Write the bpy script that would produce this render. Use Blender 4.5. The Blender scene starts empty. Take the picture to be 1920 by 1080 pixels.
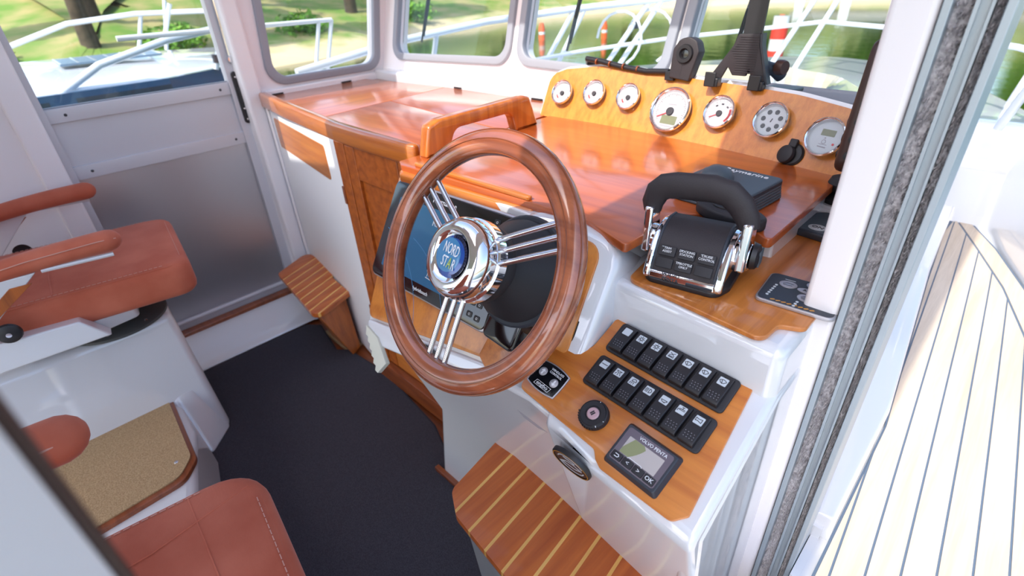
import bpy, bmesh, math, random
from mathutils import Matrix, Vector, noise
random.seed(7)
SC = bpy.context.scene
COL = SC.collection
rad = math.radians

# ------------------------------------------------------------------ camera
cd = bpy.data.cameras.new('camera'); cam = bpy.data.objects.new('camera', cd); COL.objects.link(cam)
cd.sensor_width = 36.0; cd.lens = 18.09; cd.clip_start = 0.01; cd.clip_end = 400
right = Vector((.71112, .70150, -.04805)).normalized(); fwd = Vector((-.62017, .59209, -.51509)).normalized()
up = right.cross(fwd).normalized(); right = fwd.cross(up).normalized()
cam.matrix_world = Matrix(((right.x, up.x, -fwd.x, 0), (right.y, up.y, -fwd.y, 0), (right.z, up.z, -fwd.z, 1.3), (0, 0, 0, 1)))
cd.dof.use_dof = True; cd.dof.focus_distance = 0.9; cd.dof.aperture_fstop = 4.0
SC.camera = cam

# ------------------------------------------------------------------ sky, sun, exposure
w = bpy.data.worlds.new('world'); SC.world = w; w.use_nodes = True
nt = w.node_tree; nt.nodes.clear()
sky = nt.nodes.new('ShaderNodeTexSky'); sky.sky_type = 'NISHITA'; sky.sun_disc = False
sky.sun_elevation = rad(50); sky.sun_rotation = rad(180); sky.air_density = 1.0; sky.dust_density = 2.5; sky.ozone_density = 1.0
bg = nt.nodes.new('ShaderNodeBackground'); bg.inputs['Strength'].default_value = 0.62
wo = nt.nodes.new('ShaderNodeOutputWorld')
nt.links.new(sky.outputs[0], bg.inputs[0]); nt.links.new(bg.outputs[0], wo.inputs[0])
sl = bpy.data.lights.new('sun', 'SUN'); sl.energy = 7.0; sl.angle = rad(0.6); sl.color = (1, .95, .86)
so = bpy.data.objects.new('sun', sl); COL.objects.link(so)
so.rotation_euler = Vector((-0.02, math.cos(rad(50)), -math.sin(rad(50)))).to_track_quat('-Z', 'Y').to_euler()
SC.view_settings.view_transform = 'Standard'; SC.view_settings.look = 'None'
SC.view_settings.gamma = 1.0; SC.view_settings.use_curve_mapping = False
SC.view_settings.exposure = -0.42
try:
    SC.cycles.use_denoising = True; SC.cycles.max_bounces = 10; SC.cycles.diffuse_bounces = 6
    SC.cycles.caustics_reflective = False; SC.cycles.caustics_refractive = False
    SC.cycles.sample_clamp_indirect = 6; SC.cycles.transparent_max_bounces = 16
except Exception: pass

# ------------------------------------------------------------------ materials
def lin(c): return tuple(((v/255+.055)/1.055)**2.4 if v/255 > .04045 else v/255/12.92 for v in c)
MATS = {}
def mat(name, rgb, rough=.5, metal=0., coat=0., bump=None, emit=0., var=None, spec=.5, sheen=0., coat_rough=.06):
    m = bpy.data.materials.new(name); m.use_nodes = True; MATS[name] = m
    t = m.node_tree; b = t.nodes['Principled BSDF']
    c = lin(rgb) + (1,)
    b.inputs['Base Color'].default_value = c
    b.inputs['Roughness'].default_value = rough; b.inputs['Metallic'].default_value = metal
    b.inputs['Coat Weight'].default_value = coat; b.inputs['Coat Roughness'].default_value = coat_rough
    b.inputs['Specular IOR Level'].default_value = spec
    if sheen: b.inputs['Sheen Weight'].default_value = sheen; b.inputs['Sheen Roughness'].default_value = .4
    if emit: b.inputs['Emission Color'].default_value = c; b.inputs['Emission Strength'].default_value = emit
    tc = t.nodes.new('ShaderNodeTexCoord')
    if var:   # (scale, second rgb, detail)
        n = t.nodes.new('ShaderNodeTexNoise'); n.inputs['Scale'].default_value = var[0]; n.inputs['Detail'].default_value = var[2]
        t.links.new(tc.outputs['Object'], n.inputs['Vector'])
        r = t.nodes.new('ShaderNodeValToRGB'); r.color_ramp.elements[0].position = .35; r.color_ramp.elements[1].position = .65
        r.color_ramp.elements[0].color = c; r.color_ramp.elements[1].color = lin(var[1]) + (1,)
        t.links.new(n.outputs[0], r.inputs[0]); t.links.new(r.outputs[0], b.inputs['Base Color'])
    if bump:  # (scale, strength)
        n2 = t.nodes.new('ShaderNodeTexNoise'); n2.inputs['Scale'].default_value = bump[0]; n2.inputs['Detail'].default_value = 3
        t.links.new(tc.outputs['Object'], n2.inputs['Vector'])
        bp = t.nodes.new('ShaderNodeBump'); bp.inputs['Strength'].default_value = bump[1]; bp.inputs['Distance'].default_value = .002
        t.links.new(n2.outputs[0], bp.inputs['Height']); t.links.new(bp.outputs[0], b.inputs['Normal'])
    return m
def wood(name, c1, c2, axis='X', rough=.35, coat=.5, k=1.0, coat_rough=.08):
    m = mat(name, c1, rough, coat=coat, coat_rough=coat_rough); t = m.node_tree; b = t.nodes['Principled BSDF']
    tc = [n for n in t.nodes if n.type == 'TEX_COORD'][0]
    mp = t.nodes.new('ShaderNodeMapping'); s = {'X': (2.2, 45, 45), 'Y': (45, 2.2, 45), 'Z': (45, 45, 2.2)}[axis]
    mp.inputs['Scale'].default_value = [v*k for v in s]
    t.links.new(tc.outputs['Object'], mp.inputs[0])
    n = t.nodes.new('ShaderNodeTexNoise'); n.inputs['Scale'].default_value = 1; n.inputs['Detail'].default_value = 5; n.inputs['Distortion'].default_value = .25
    t.links.new(mp.outputs[0], n.inputs['Vector'])
    r = t.nodes.new('ShaderNodeValToRGB'); e = r.color_ramp.elements
    e[0].position = .3; e[0].color = lin(c2) + (1,); e[1].position = .62; e[1].color = lin(c1) + (1,)
    t.links.new(n.outputs[0], r.inputs[0])
    n2 = t.nodes.new('ShaderNodeTexNoise'); n2.inputs['Scale'].default_value = 6; n2.inputs['Detail'].default_value = 2
    t.links.new(mp.outputs[0], n2.inputs['Vector'])
    mx = t.nodes.new('ShaderNodeMix'); mx.data_type = 'RGBA'; mx.blend_type = 'MULTIPLY'; mx.inputs['Factor'].default_value = .22
    t.links.new(r.outputs[0], mx.inputs['A']); t.links.new(n2.outputs[0], mx.inputs['B'])
    t.links.new(mx.outputs['Result'], b.inputs['Base Color'])
    return m
def glass(name, tint=(1, 1, 1), refl=1.0):
    m = bpy.data.materials.new(name); m.use_nodes = True; MATS[name] = m; t = m.node_tree; t.nodes.clear()
    o = t.nodes.new('ShaderNodeOutputMaterial'); mx = t.nodes.new('ShaderNodeMixShader')
    tr = t.nodes.new('ShaderNodeBsdfTransparent'); tr.inputs[0].default_value = tuple(tint) + (1,)
    g = t.nodes.new('ShaderNodeBsdfGlossy'); g.inputs['Roughness'].default_value = .01
    f = t.nodes.new('ShaderNodeLayerWeight'); f.inputs[0].default_value = .5
    pw = t.nodes.new('ShaderNodeMath'); pw.operation = 'POWER'; pw.inputs[1].default_value = 5
    mu = t.nodes.new('ShaderNodeMath'); mu.operation = 'MULTIPLY_ADD'; mu.inputs[1].default_value = .9*refl; mu.inputs[2].default_value = .03*refl
    t.links.new(f.outputs['Facing'], pw.inputs[0]); t.links.new(pw.outputs[0], mu.inputs[0]); t.links.new(mu.outputs[0], mx.inputs[0])
    t.links.new(tr.outputs[0], mx.inputs[1]); t.links.new(g.outputs[0], mx.inputs[2]); t.links.new(mx.outputs[0], o.inputs[0])
    return m
gel = mat('gelcoat', (216, 218, 222), .28, coat=1.0, coat_rough=.03); gel.node_tree.nodes['Principled BSDF'].inputs['Coat IOR'].default_value = 1.75
lining = mat('cabin_lining', (238, 234, 236), .5, bump=(400, .05))
lining2 = mat('panel_white', (232, 234, 238), .42)
alu = mat('aluminium', (172, 174, 182), .42, metal=.85)
alu_w = mat('painted_aluminium', (204, 203, 208), .42, metal=.1)
alu_panel = mat('satin_aluminium', (196, 195, 200), .34, metal=.85, bump=(30, .02))
alu_cool = mat('anodised_track', (176, 188, 196), .4, metal=.5)
chrome = mat('chrome', (235, 235, 238), .06, metal=1)
steel = mat('stainless', (205, 205, 210), .16, metal=1)
black = mat('black_plastic', (30, 29, 33), .42)
black_soft = mat('black_soft', (38, 37, 42), .6)
black_tex = mat('black_textured', (44, 39, 43), .55, bump=(900, .3))
black_gloss = mat('black_gloss', (14, 15, 20), .12, coat=.6)
slate = mat('slate_grey', (70, 82, 92), .5)
slate_d = mat('slate_dark', (44, 50, 60), .45)
grey_disc = mat('disc_grey', (74, 76, 76), .55)
gasket = mat('gasket_grey', (146, 150, 160), .5)
gasket_d = mat('gasket_dark', (60, 58, 64), .6)
brush = mat('brush_pile', (224, 222, 226), .95, var=(240, (176, 172, 178), 6), bump=(500, 1.0))
brown_rub = mat('brown_rubber', (66, 42, 36), .45)
suede = mat('suede', (178, 88, 62), .85, var=(9, (194, 106, 80), 6), bump=(260, .12), sheen=.12)
stitch = mat('stitching', (202, 150, 134), .8)
carpet = mat('carpet_dark', (44, 42, 50), .95, var=(420, (64, 61, 70), 3), bump=(900, .8))
carpet_edge = mat('carpet_edge', (44, 43, 50), .9)
beige = mat('carpet_beige', (192, 164, 124), .95, var=(300, (156, 126, 90), 4), bump=(800, .8))
teak = wood('teak_x', (214, 132, 54), (188, 104, 38), 'X')
teak_y = wood('teak_y', (206, 112, 48), (176, 86, 34), 'Y', rough=.3, coat=.8, coat_rough=.12)
teak_z = wood('teak_z', (214, 134, 54), (186, 106, 40), 'Z')
teak_top = wood('teak_top_x', (198, 100, 44), (168, 78, 32), 'X', rough=.3, coat=.8, k=.8, coat_rough=.12)
teak_cab = wood('teak_cabinet_z', (188, 100, 34), (150, 74, 22), 'Z', rough=.4, coat=.3)
teak_shelf = wood('teak_shelf', (208, 128, 56), (174, 98, 38), 'Y', rough=.35, coat=.5, k=1.6)
teak_gauge = wood('teak_gauge_z', (222, 142, 56), (202, 120, 42), 'Z', rough=.35, coat=.5, k=1.7)
teak_edge = wood('teak_edge', (150, 78, 38), (118, 58, 26), 'X')
teak_trim = wood('teak_trim', (208, 122, 46), (176, 92, 32), 'X', rough=.28, coat=.8)
teak_trim_y = wood('teak_trim_y', (204, 118, 44), (164, 84, 28), 'Y', rough=.28, coat=.8)
step_wood = wood('step_wood', (202, 108, 44), (172, 82, 30), 'Y', rough=.4, coat=.25)
step_line = wood('maple_strip', (240, 190, 106), (222, 168, 86), 'Y', rough=.4, coat=.25)
rim_wood = wood('rim_mahogany', (184, 104, 68), (134, 70, 46), 'X', rough=.2, coat=1, k=.9, coat_rough=.03)
deck_teak = wood('deck_teak', (212, 196, 178), (198, 180, 160), 'Y', rough=.7, coat=0)
caulk = mat('deck_caulk', (92, 108, 128), .6)
dial = mat('dial_white', (192, 186, 190), .5)
ink = mat('ink_dark', (48, 46, 52), .6)
ink_grey = mat('ink_grey', (150, 148, 156), .6)
red = mat('red_ink', (205, 60, 62), .5)
white_ink = mat('white_ink', (236, 238, 242), .5)
icon_plate = mat('icon_plate', (196, 204, 210), .4)
lcd = mat('lcd_olive', (120, 124, 88), .3)
lcd_grey = mat('lcd_grey', (172, 164, 160), .25, coat=.5)
lcd_green = mat('lcd_green', (120, 126, 70), .25, coat=.5)
plum = mat('plum_gloss', (72, 56, 72), .22, coat=.5)
screen = mat('screen_blue', (30, 88, 124), .16, coat=.8, emit=.3)
badge_blue = mat('badge_blue', (20, 74, 160), .15, coat=1)
badge_deep = mat('badge_deep', (16, 24, 70), .15, coat=1)
badge_light = mat('badge_light', (66, 132, 180), .15, coat=1)
lime = mat('badge_lime', (190, 204, 110), .4)
pinkish = mat('pink_button', (196, 160, 166), .4)
silver = mat('silver_paint', (178, 176, 182), .35, metal=.6)
gold_ink = mat('gold_ink', (196, 136, 46), .4)
pane = glass('clear_pane', (.96, .985, .98), .7)
pane_teal = glass('tinted_pane', (.94, .975, .97), .6)
gauge_glass = glass('gauge_lens', (.98, .98, .98), .5)

# ------------------------------------------------------------------ builders
def setp(o, label=None, cat=None, group=None, kind=None):
    for k, v in (('label', label), ('category', cat), ('group', group), ('kind', kind)):
        if v: o[k] = v
    return o
def fr(o, ex=(1, 0, 0), ey=(0, 1, 0)):
    ex = Vector(ex).normalized(); ey = Vector(ey); ez = ex.cross(ey).normalized(); ey = ez.cross(ex)
    m = Matrix.Identity(4)
    for i, v in enumerate((ex, ey, ez, Vector(o))):
        for j in range(3): m[j][i] = v[j]
    return m
def T(x, y, z): return Matrix.Translation((x, y, z))
def RZ(a): return Matrix.Rotation(a, 4, 'Z')
def RX(a): return Matrix.Rotation(a, 4, 'X')
def RY(a): return Matrix.Rotation(a, 4, 'Y')
def thing(name, label=None, cat=None, F=None, group=None, kind=None):
    o = bpy.data.objects.new(name, None); COL.objects.link(o); o.empty_display_size = .05
    if F is not None: o.matrix_world = F
    return setp(o, label, cat, group, kind)
def finish(name, me, m, parent=None, F=None, bev=0, seg=3, smooth=40, label=None, cat=None, group=None, kind=None, mtx=None):
    if mtx is not None: me.transform(mtx)
    me.name = name
    if m is not None:
        me.materials.clear(); me.materials.append(m)
    if smooth is not None:
        me.shade_smooth()
        try: me.set_sharp_from_angle(angle=rad(smooth))
        except Exception: pass
    o = bpy.data.objects.new(name, me); COL.objects.link(o)
    if parent is not None: o.parent = parent
    elif F is not None: o.matrix_world = F
    if bev:
        b = o.modifiers.new('bevel', 'BEVEL'); b.width = bev; b.segments = seg; b.limit_method = 'ANGLE'; b.angle_limit = rad(35)
    return setp(o, label, cat, group, kind)
def pydata(vs, fs):
    me = bpy.data.meshes.new('m'); me.from_pydata([tuple(v) for v in vs], [], fs); me.update()
    bm = bmesh.new(); bm.from_mesh(me); bmesh.ops.recalc_face_normals(bm, faces=bm.faces); bm.to_mesh(me); bm.free()
    return me
def box(name, a, b, m, parent=None, **k):
    x0, y0, z0 = a; x1, y1, z1 = b
    vs = [(x, y, z) for z in (z0, z1) for y in (y0, y1) for x in (x0, x1)]
    fs = [(0, 2, 3, 1), (4, 5, 7, 6), (0, 1, 5, 4), (2, 6, 7, 3), (0, 4, 6, 2), (1, 3, 7, 5)]
    return finish(name, pydata(vs, fs), m, parent, **k)
def hexa(name, lo, hi, m, parent=None, **k):
    """solid between two polygons with the same number of points"""
    n = len(lo); vs = list(lo) + list(hi)
    fs = [tuple(range(n))[::-1], tuple(range(n, 2*n))] + [(i, (i+1) % n, n+(i+1) % n, n+i) for i in range(n)]
    return finish(name, pydata(vs, fs), m, parent, **k)
def rpoly(pts, r, n=5):
    """round the corners of a polygon; r a number or one per corner"""
    out = []; N = len(pts)
    for i, p in enumerate(pts):
        rr = r[i] if isinstance(r, (list, tuple)) else r
        p = Vector(p[:2]); a = Vector(pts[i-1][:2]); b = Vector(pts[(i+1) % N][:2])
        u = (a-p); v = (b-p); ul, vl = u.length, v.length
        if rr <= 1e-6: out.append(tuple(p)); continue
        u /= ul; v /= vl; ang = u.angle(v); d = min(rr/math.tan(ang/2), ul*.49, vl*.49); rr2 = d*math.tan(ang/2)
        c = p + (u+v).normalized()*(rr2/math.sin(ang/2))
        s = p+u*d-c; e = p+v*d-c
        a0 = math.atan2(s.y, s.x); a1 = math.atan2(e.y, e.x); da = (a1-a0+math.pi) % (2*math.pi)-math.pi
        for j in range(n+1):
            t = a0+da*j/n; out.append((c.x+rr2*math.cos(t), c.y+rr2*math.sin(t)))
    return out
def rrect(x0, y0, x1, y1, r=.0, n=5): return rpoly([(x0, y0), (x1, y0), (x1, y1), (x0, y1)], r, n)
def circ(r, n=32, cx=0, cy=0, sy=1.): return [(cx+r*math.cos(2*math.pi*i/n), cy+r*sy*math.sin(2*math.pi*i/n)) for i in range(n)]
def plate_mesh(outer, z0, z1, holes=(), bev=0, res=2):
    cu = bpy.data.curves.new('c', 'CURVE'); cu.dimensions = '2D'; cu.fill_mode = 'BOTH'
    cu.extrude = max((z1-z0)/2-bev, 0); cu.bevel_depth = bev; cu.bevel_resolution = res; cu.offset = -bev
    for loop in [outer]+list(holes):
        s = cu.splines.new('POLY'); s.points.add(len(loop)-1); s.use_cyclic_u = True
        for p, q in zip(s.points, loop): p.co = (q[0], q[1], 0, 1)
    o = bpy.data.objects.new('c', cu); me = bpy.data.meshes.new_from_object(o)
    bpy.data.objects.remove(o); bpy.data.curves.remove(cu)
    me.transform(T(0, 0, (z0+z1)/2))
    bm = bmesh.new(); bm.from_mesh(me); bmesh.ops.remove_doubles(bm, verts=bm.verts, dist=1e-6); bmesh.ops.recalc_face_normals(bm, faces=bm.faces); bm.to_mesh(me); bm.free()
    return me
def plate(name, outer, z0, z1, m, parent=None, holes=(), cb=0, **k):
    return finish(name, plate_mesh(outer, z0, z1, holes, cb), m, parent, **k)
def tube(name, pts, r, m, parent=None, closed=False, n=10, sy=1., **k):
    P = [Vector(p) for p in pts]; N = len(P); rs = r if isinstance(r, (list, tuple)) else [r]*N
    vs, fs = [], []; pu = None
    for i in range(N):
        if closed: t = P[(i+1) % N]-P[i-1]
        else: t = P[min(i+1, N-1)]-P[max(i-1, 0)]
        t.normalize()
        if pu is None:
            pu = t.cross(Vector((0, 0, 1)))
            if pu.length < .1: pu = t.cross(Vector((0, 1, 0)))
        pu = (pu-t*pu.dot(t)).normalized(); pv = t.cross(pu)
        for j in range(n):
            a = 2*math.pi*j/n; vs.append(P[i]+pu*(math.cos(a)*rs[i])+pv*(math.sin(a)*rs[i]*sy))
    for i in range(N if closed else N-1):
        for j in range(n):
            a = i*n+j; b = i*n+(j+1) % n; c = ((i+1) % N)*n+(j+1) % n; d = ((i+1) % N)*n+j
            fs.append((a, b, c, d))
    if not closed: fs += [tuple(range(n))[::-1], tuple(range((N-1)*n, N*n))]
    return finish(name, pydata(vs, fs), m, parent, **k)
def lathe(name, prof, m, parent=None, n=40, **k):
    vs, fs = [], []
    for r, z in prof:
        for j in range(n): vs.append((r*math.cos(2*math.pi*j/n), r*math.sin(2*math.pi*j/n), z))
    L = len(prof)
    for i in range(L-1):
        for j in range(n): fs.append((i*n+j, i*n+(j+1) % n, (i+1)*n+(j+1) % n, (i+1)*n+j))
    fs.append(tuple(range(n))[::-1]); fs.append(tuple(range((L-1)*n, L*n)))
    me = pydata(vs, fs); bm = bmesh.new(); bm.from_mesh(me); bmesh.ops.remove_doubles(bm, verts=bm.verts, dist=1e-6); bm.to_mesh(me); bm.free()
    return finish(name, me, m, parent, **k)
def text(name, s, size, m, parent=None, mtx=None, depth=.0004, align='CENTER', sx=1.0, **k):
    cu = bpy.data.curves.new('t', 'FONT'); cu.body = s; cu.size = size; cu.extrude = depth; cu.align_x = align; cu.align_y = 'CENTER'; cu.resolution_u = 2
    o = bpy.data.objects.new('t', cu); me = bpy.data.meshes.new_from_object(o); bpy.data.objects.remove(o); bpy.data.curves.remove(cu)
    me.transform(Matrix.Diagonal((sx, 1, 1, 1)))
    return finish(name, me, m, parent, mtx=mtx, smooth=None, **k)
def strokes(name, lines, wd, m, parent=None, z=0., h=.0004, mtx=None, **k):
    vs, fs = [], []
    for L in lines:
        for a, b in zip(L[:-1], L[1:]):
            a = Vector(a); b = Vector(b); d = (b-a)
            if d.length < 1e-7: continue
            d.normalize(); p = Vector((-d.y, d.x))*wd/2; a2 = a-d*wd*.3; b2 = b+d*wd*.3; i = len(vs)
            for zz in (z, z+h):
                for q in (a2-p, b2-p, b2+p, a2+p): vs.append((q.x, q.y, zz))
            fs += [(i+4, i+5, i+6, i+7), (i, i+1, i+5, i+4), (i+1, i+2, i+6, i+5), (i+2, i+3, i+7, i+6), (i+3, i, i+4, i+7)]
    return finish(name, pydata(vs, fs), m, parent, mtx=mtx, smooth=None, **k)
def arc(cx, cy, r, a0, a1, n=8, sy=1.): return [(cx+r*math.cos(rad(a0+(a1-a0)*i/n)), cy+r*sy*math.sin(rad(a0+(a1-a0)*i/n))) for i in range(n+1)]
def merge(objs_meshes):
    bm = bmesh.new()
    for me in objs_meshes: bm.from_mesh(me)
    out = bpy.data.meshes.new('m'); bm.to_mesh(out); bm.free(); return out
def boxmesh(a, b):
    x0, y0, z0 = a; x1, y1, z1 = b
    return pydata([(x, y, z) for z in (z0, z1) for y in (y0, y1) for x in (x0, x1)], [(0, 2, 3, 1), (4, 5, 7, 6), (0, 1, 5, 4), (2, 6, 7, 3), (0, 4, 6, 2), (1, 3, 7, 5)])
def xprism(name, prof, x0, x1, m, parent=None, **k):
    """profile of (y, z) points swept along x"""
    return hexa(name, [(x0, y, z) for y, z in prof], [(x1, y, z) for y, z in prof], m, parent, **k)
def screw(parent, mtx, r=.006, m=None):
    return lathe('screw', [(0, .0025), (r*.6, .0022), (r, 0)], m or steel, parent, n=14, mtx=mtx)

# ================================================================== THE CABIN SHELL
def clipx(poly, x0, x1):
    def half(P, f):
        out = []
        for i in range(len(P)):
            a, b = P[i-1], P[i]; fa, fb = f(a), f(b)
            if fa*fb < 0:
                t = fa/(fa-fb); out.append((a[0]+(b[0]-a[0])*t, a[1]+(b[1]-a[1])*t))
            if fb >= 0: out.append(b)
        return out
    P = half(list(poly), lambda p: p[0]-x0)
    return half(P, lambda p: x1-p[0]) if P else P
S = dict(kind='structure')
FP = fr((-2.30, 0, 0), (0, 1, 0), (0, 0, 1))                 # port wall: local (y, z)
win1 = rpoly([(.905, .992), (1.385, .992), (1.53, 1.72), (.975, 1.72)], [.06, .055, .05, .05], 8)
door_hole = [(.13, .05), (.765, .05), (.78, 1.86), (.12, 1.86)]
plate('wall_port', [(-1.6, 0), (1.50, 0), (1.44, 1.0), (1.70, 1.98), (-1.6, 1.98)], -.05, 0, lining, holes=[win1, door_hole], F=FP, **S)
w1 = thing('window_1', F=FP, **S)
plate('window_gasket', rpoly([(.875, .965), (1.41, .965), (1.565, 1.75), (.945, 1.75)], .075, 8), -.01, .014, gasket, w1, holes=[rpoly([(.908, .996), (1.381, .996), (1.526, 1.716), (.978, 1.716)], [.06, .055, .05, .05], 8)], cb=.005)
plate('pane', win1, -.03, -.025, pane, w1)
FW = fr((0, 1.447, 1.031), (1, 0, 0), (0, .26, .966))         # raked windscreen plane: local (x, h)
wins = [[(-2.185, 0), (-1.482, .018), (-1.482, .72), (-2.185, .72)], [(-1.40, .022), (-.838, .008), (-.80, .72), (-1.40, .72)], [(-.775, .010), (-.215, .0), (-.18, .72), (-.74, .72)]]
hol = [rpoly(q, .05, 8) for q in wins]
plate('wall_front', [(-2.32, -.14), (-.135, -.14), (-.135, .98), (-2.32, .98)], -.05, 0, lining, holes=hol, F=FW, **S)
for i, q in enumerate(wins):
    wn = thing('window_%d' % (i+2), F=FW, **S)
    big = [(q[0][0]-.026, q[0][1]-.026), (q[1][0]+.026, q[1][1]-.026), (q[2][0]+.026, q[2][1]+.026), (q[3][0]-.026, q[3][1]+.026)]
    sm = [(q[0][0]+.003, q[0][1]+.003), (q[1][0]-.003, q[1][1]+.003), (q[2][0]-.003, q[2][1]-.003), (q[3][0]+.003, q[3][1]-.003)]
    plate('window_gasket', rpoly(big, .07, 8), -.012, .014, gasket, wn, holes=[rpoly(sm, .05, 8)], cb=.005)
    plate('pane', hol[i], -.03, -.025, pane_teal, wn)
# starboard wall ahead of the open doorway, with its own side window
FS = fr((-.052+.075*.77, 0, 0), (-.075, 1, 0), (0, 0, 1))
plate('wall_starboard', [(.77, 0), (1.50, 0), (1.44, 1.0), (1.70, 1.98), (.77, 1.98)], -.08, 0, lining, holes=[rpoly([(.93, 1.06), (1.34, 1.06), (1.48, 1.72), (.95, 1.72)], .06, 8)], F=FS, **S)
plate('pane', rpoly([(.93, 1.06), (1.34, 1.06), (1.48, 1.72), (.95, 1.72)], .06, 8), -.045, -.04, pane, thing('window_5', F=FS, **S))
# ceiling: white roof shell with the sun hatch slid open
cl = thing('ceiling', F=T(0, 0, 1.98), **S)
plate('roof_shell', [(-2.4, -2.3), (.02, -2.3), (.02, 1.74), (-2.4, 1.74)], 0, .06, lining, cl, holes=[[(-2.09, -.30), (-.485, -.30), (-.485, .78), (-2.09, .78)]])
box('hatch_shade_strip', (-1.52, -.31, .0), (-1.08, -.13, .05), lining, cl, bev=.01)  # unseen strip added in the opening to shade the worktop's front edge
# sole
fl = thing('floor', F=T(0, 0, 0), **S)
box('sole_board', (-2.32, -1.6, -.05), (-.05, .80, -.012), teak_edge, fl)
plate('carpet', rpoly([(-2.075, -1.5), (-1.0, -1.5), (-.14, -1.5), (-.14, .60), (-.85, .586), (-.945, .60), (-1.125, .668), (-1.50, .712), (-1.735, .690), (-1.775, .655), (-2.0, .70), (-2.05, .66)], [0, 0, 0, 0, .01, .02, .05, .02, .02, .02, .02, .02]), -.012, .004, carpet, fl)
plate('carpet_binding', rpoly([(-2.079, -1.5), (-.135, -1.5), (-.135, .604), (-.85, .59), (-.945, .605), (-1.125, .674), (-1.50, .718), (-1.735, .696), (-1.775, .661), (-2.0, .706), (-2.055, .662)], .01), -.012, .002, carpet_edge, fl)
box('floor_inlay', (-1.94, .69, -.012), (-1.74, .80, .0), beige, fl)
# pilasters and sill of the port doorway
FPi = fr((-2.30, 0, 0), (0, 1, 0), (0, 0, 1))
box('trim_1', (-2.31, .055, 0), (-2.262, .128, 1.9), lining, bev=.008, **S)
box('trim_2', (-2.34, .768, 0), (-2.262, .835, 1.9), lining, bev=.012, **S)
xs = thing('trim_3', F=T(0, 0, 0), **S)
hexa('sill_moulding', [(-2.30, -.4, 0), (-2.05, -.4, 0), (-2.05, .70, 0), (-2.02, .76, 0), (-2.30, .80, 0)], [(-2.30, -.4, .066), (-2.165, -.4, .062), (-2.165, .70, .062), (-2.165, .76, .062), (-2.30, .80, .066)], gel, xs, bev=.02)
box('sill_strip', (-2.306, -.1, .062), (-2.262, .78, .080), teak_edge, xs, bev=.003)
# aft end of the starboard doorway, right beside the lens, and its forward jamb
aj = thing('trim_4', F=T(0, 0, 0), **S)
plate('jamb_post', rpoly([(-.178, -.0275), (-.060, -.095), (-.045, -.22), (-.178, -.22)], [.004, .02, .01, .01]), 0, 1.95, lining, aj)
box('edge_rubber', (-.186, -.060, 0), (-.1775, -.0275, 1.95), brown_rub, aj, bev=.002)
jb = thing('trim_5', F=T(0, 0, 0), **S)
box('jamb_post', (-.153, .715, 0), (-.1085, .80, 1.95), lining, jb, bev=.007)
box('jamb_seam', (-.1088, .722, 0), (-.1066, .80, 1.95), gasket_d, jb)
box('track_lip', (-.1068, .714, 0), (-.099, .80, 1.95), alu_cool, jb, bev=.001)
box('track_web', (-.0815, .725, 0), (-.0665, .80, 1.95), alu_cool, jb)
box('track_back', (-.1, .765, 0), (-.05, .80, 1.95), alu_cool, jb)
box('track_edge', (-.0815, .716, 0), (-.078, .80, 1.95), alu_cool, jb)
box('track_edge', (-.0575, .712, 0), (-.0495, .80, 1.95), alu_cool, jb, bev=.001)
box('rib', (-.0690, .717, 0), (-.0665, .80, 1.95), alu_cool, jb)
box('door_sill', (-.115, -.03, 0), (-.034, .712, .16), gel, jb, bev=.006)
box('sill_end', (-.064, .805, 0), (-.034, .83, .38), gel, jb)
box('sill_end', (-.048, .70, 0), (-.034, .83, .352), gel, jb)
def pile(name, x0, x1, y, parent):
    vs, fs = [], []; rng = random.Random(3)
    for i in range(1500):
        z = rng.uniform(.0, 1.6); x = rng.uniform(x0, x1); d = rng.uniform(.0, .009); wdt = rng.uniform(.0015, .004)
        k = len(vs); a = rng.uniform(-.0025, .0025)
        vs += [(x-wdt/2, y+.012, z-.003), (x+wdt/2, y+.012, z-.003), (x+wdt/2, y+.012, z+.004), (x-wdt/2, y+.012, z+.004), (x+a, y-d, z+a)]
        fs += [(k, k+1, k+4), (k+1, k+2, k+4), (k+2, k+3, k+4), (k+3, k, k+4)]
    return finish(name, pydata(vs, fs), brush, parent, smooth=None, kind='stuff')
box('brush_base', (-.099, .733, 0), (-.0815, .77, 1.95), brush, jb)
box('brush_base', (-.0665, .733, 0), (-.0575, .77, 1.95), brush, jb)
pile('brush_seal', -.0975, -.083, .728, jb); pile('brush_seal', -.0658, -.058, .727, jb)

# ------------------------------------------------------------------ port sliding door
d1 = thing('door_1', F=fr((-2.34, 0, 0), (0, 1, 0), (0, 0, 1)), **S)
plate('door_frame', [(.13, .055), (.765, .055), (.78, 1.86), (.12, 1.86)], -.02, .022, alu_w, d1, holes=[[(.155, .10), (.728, .10), (.745, 1.80), (.145, 1.80)]])
plate('door_panel', [(.15, .08), (.735, .08), (.735, .79), (.15, .79)], -.006, .004, alu_panel, d1)
plate('upper_panel', [(.15, .79), (.735, .79), (.735, .98), (.15, .98)], -.006, .004, alu_w, d1)
for z0, z1 in ((.957, 1.004), (.764, .812)):
    rl = plate('door_rail', [(.148, z0), (.737, z0), (.737, z1), (.148, z1)], .0, .014, alu_w, d1, cb=.003)
    for y in (.20, .70): screw(rl, T(y, (z0+z1)/2, .014), .005, gasket_d)
plate('pane', [(.15, 1.0), (.73, 1.0), (.742, 1.8), (.148, 1.8)], -.004, .001, pane, d1)
box('door_gasket', (.15, 1.002, -.006), (.735, 1.008, .008), gasket, d1)
tube('bottom_bead', [(.15, .10, .012), (.735, .10, .012)], .012, alu_w, d1)
lp = plate('latch_plate', rrect(.752, .842, .778, 1.04, .012), .02, .030, black, d1, cb=.002)
plate('latch_slot', rrect(.758, .92, .772, .985, .005), .029, .032, black_gloss, lp)
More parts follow.
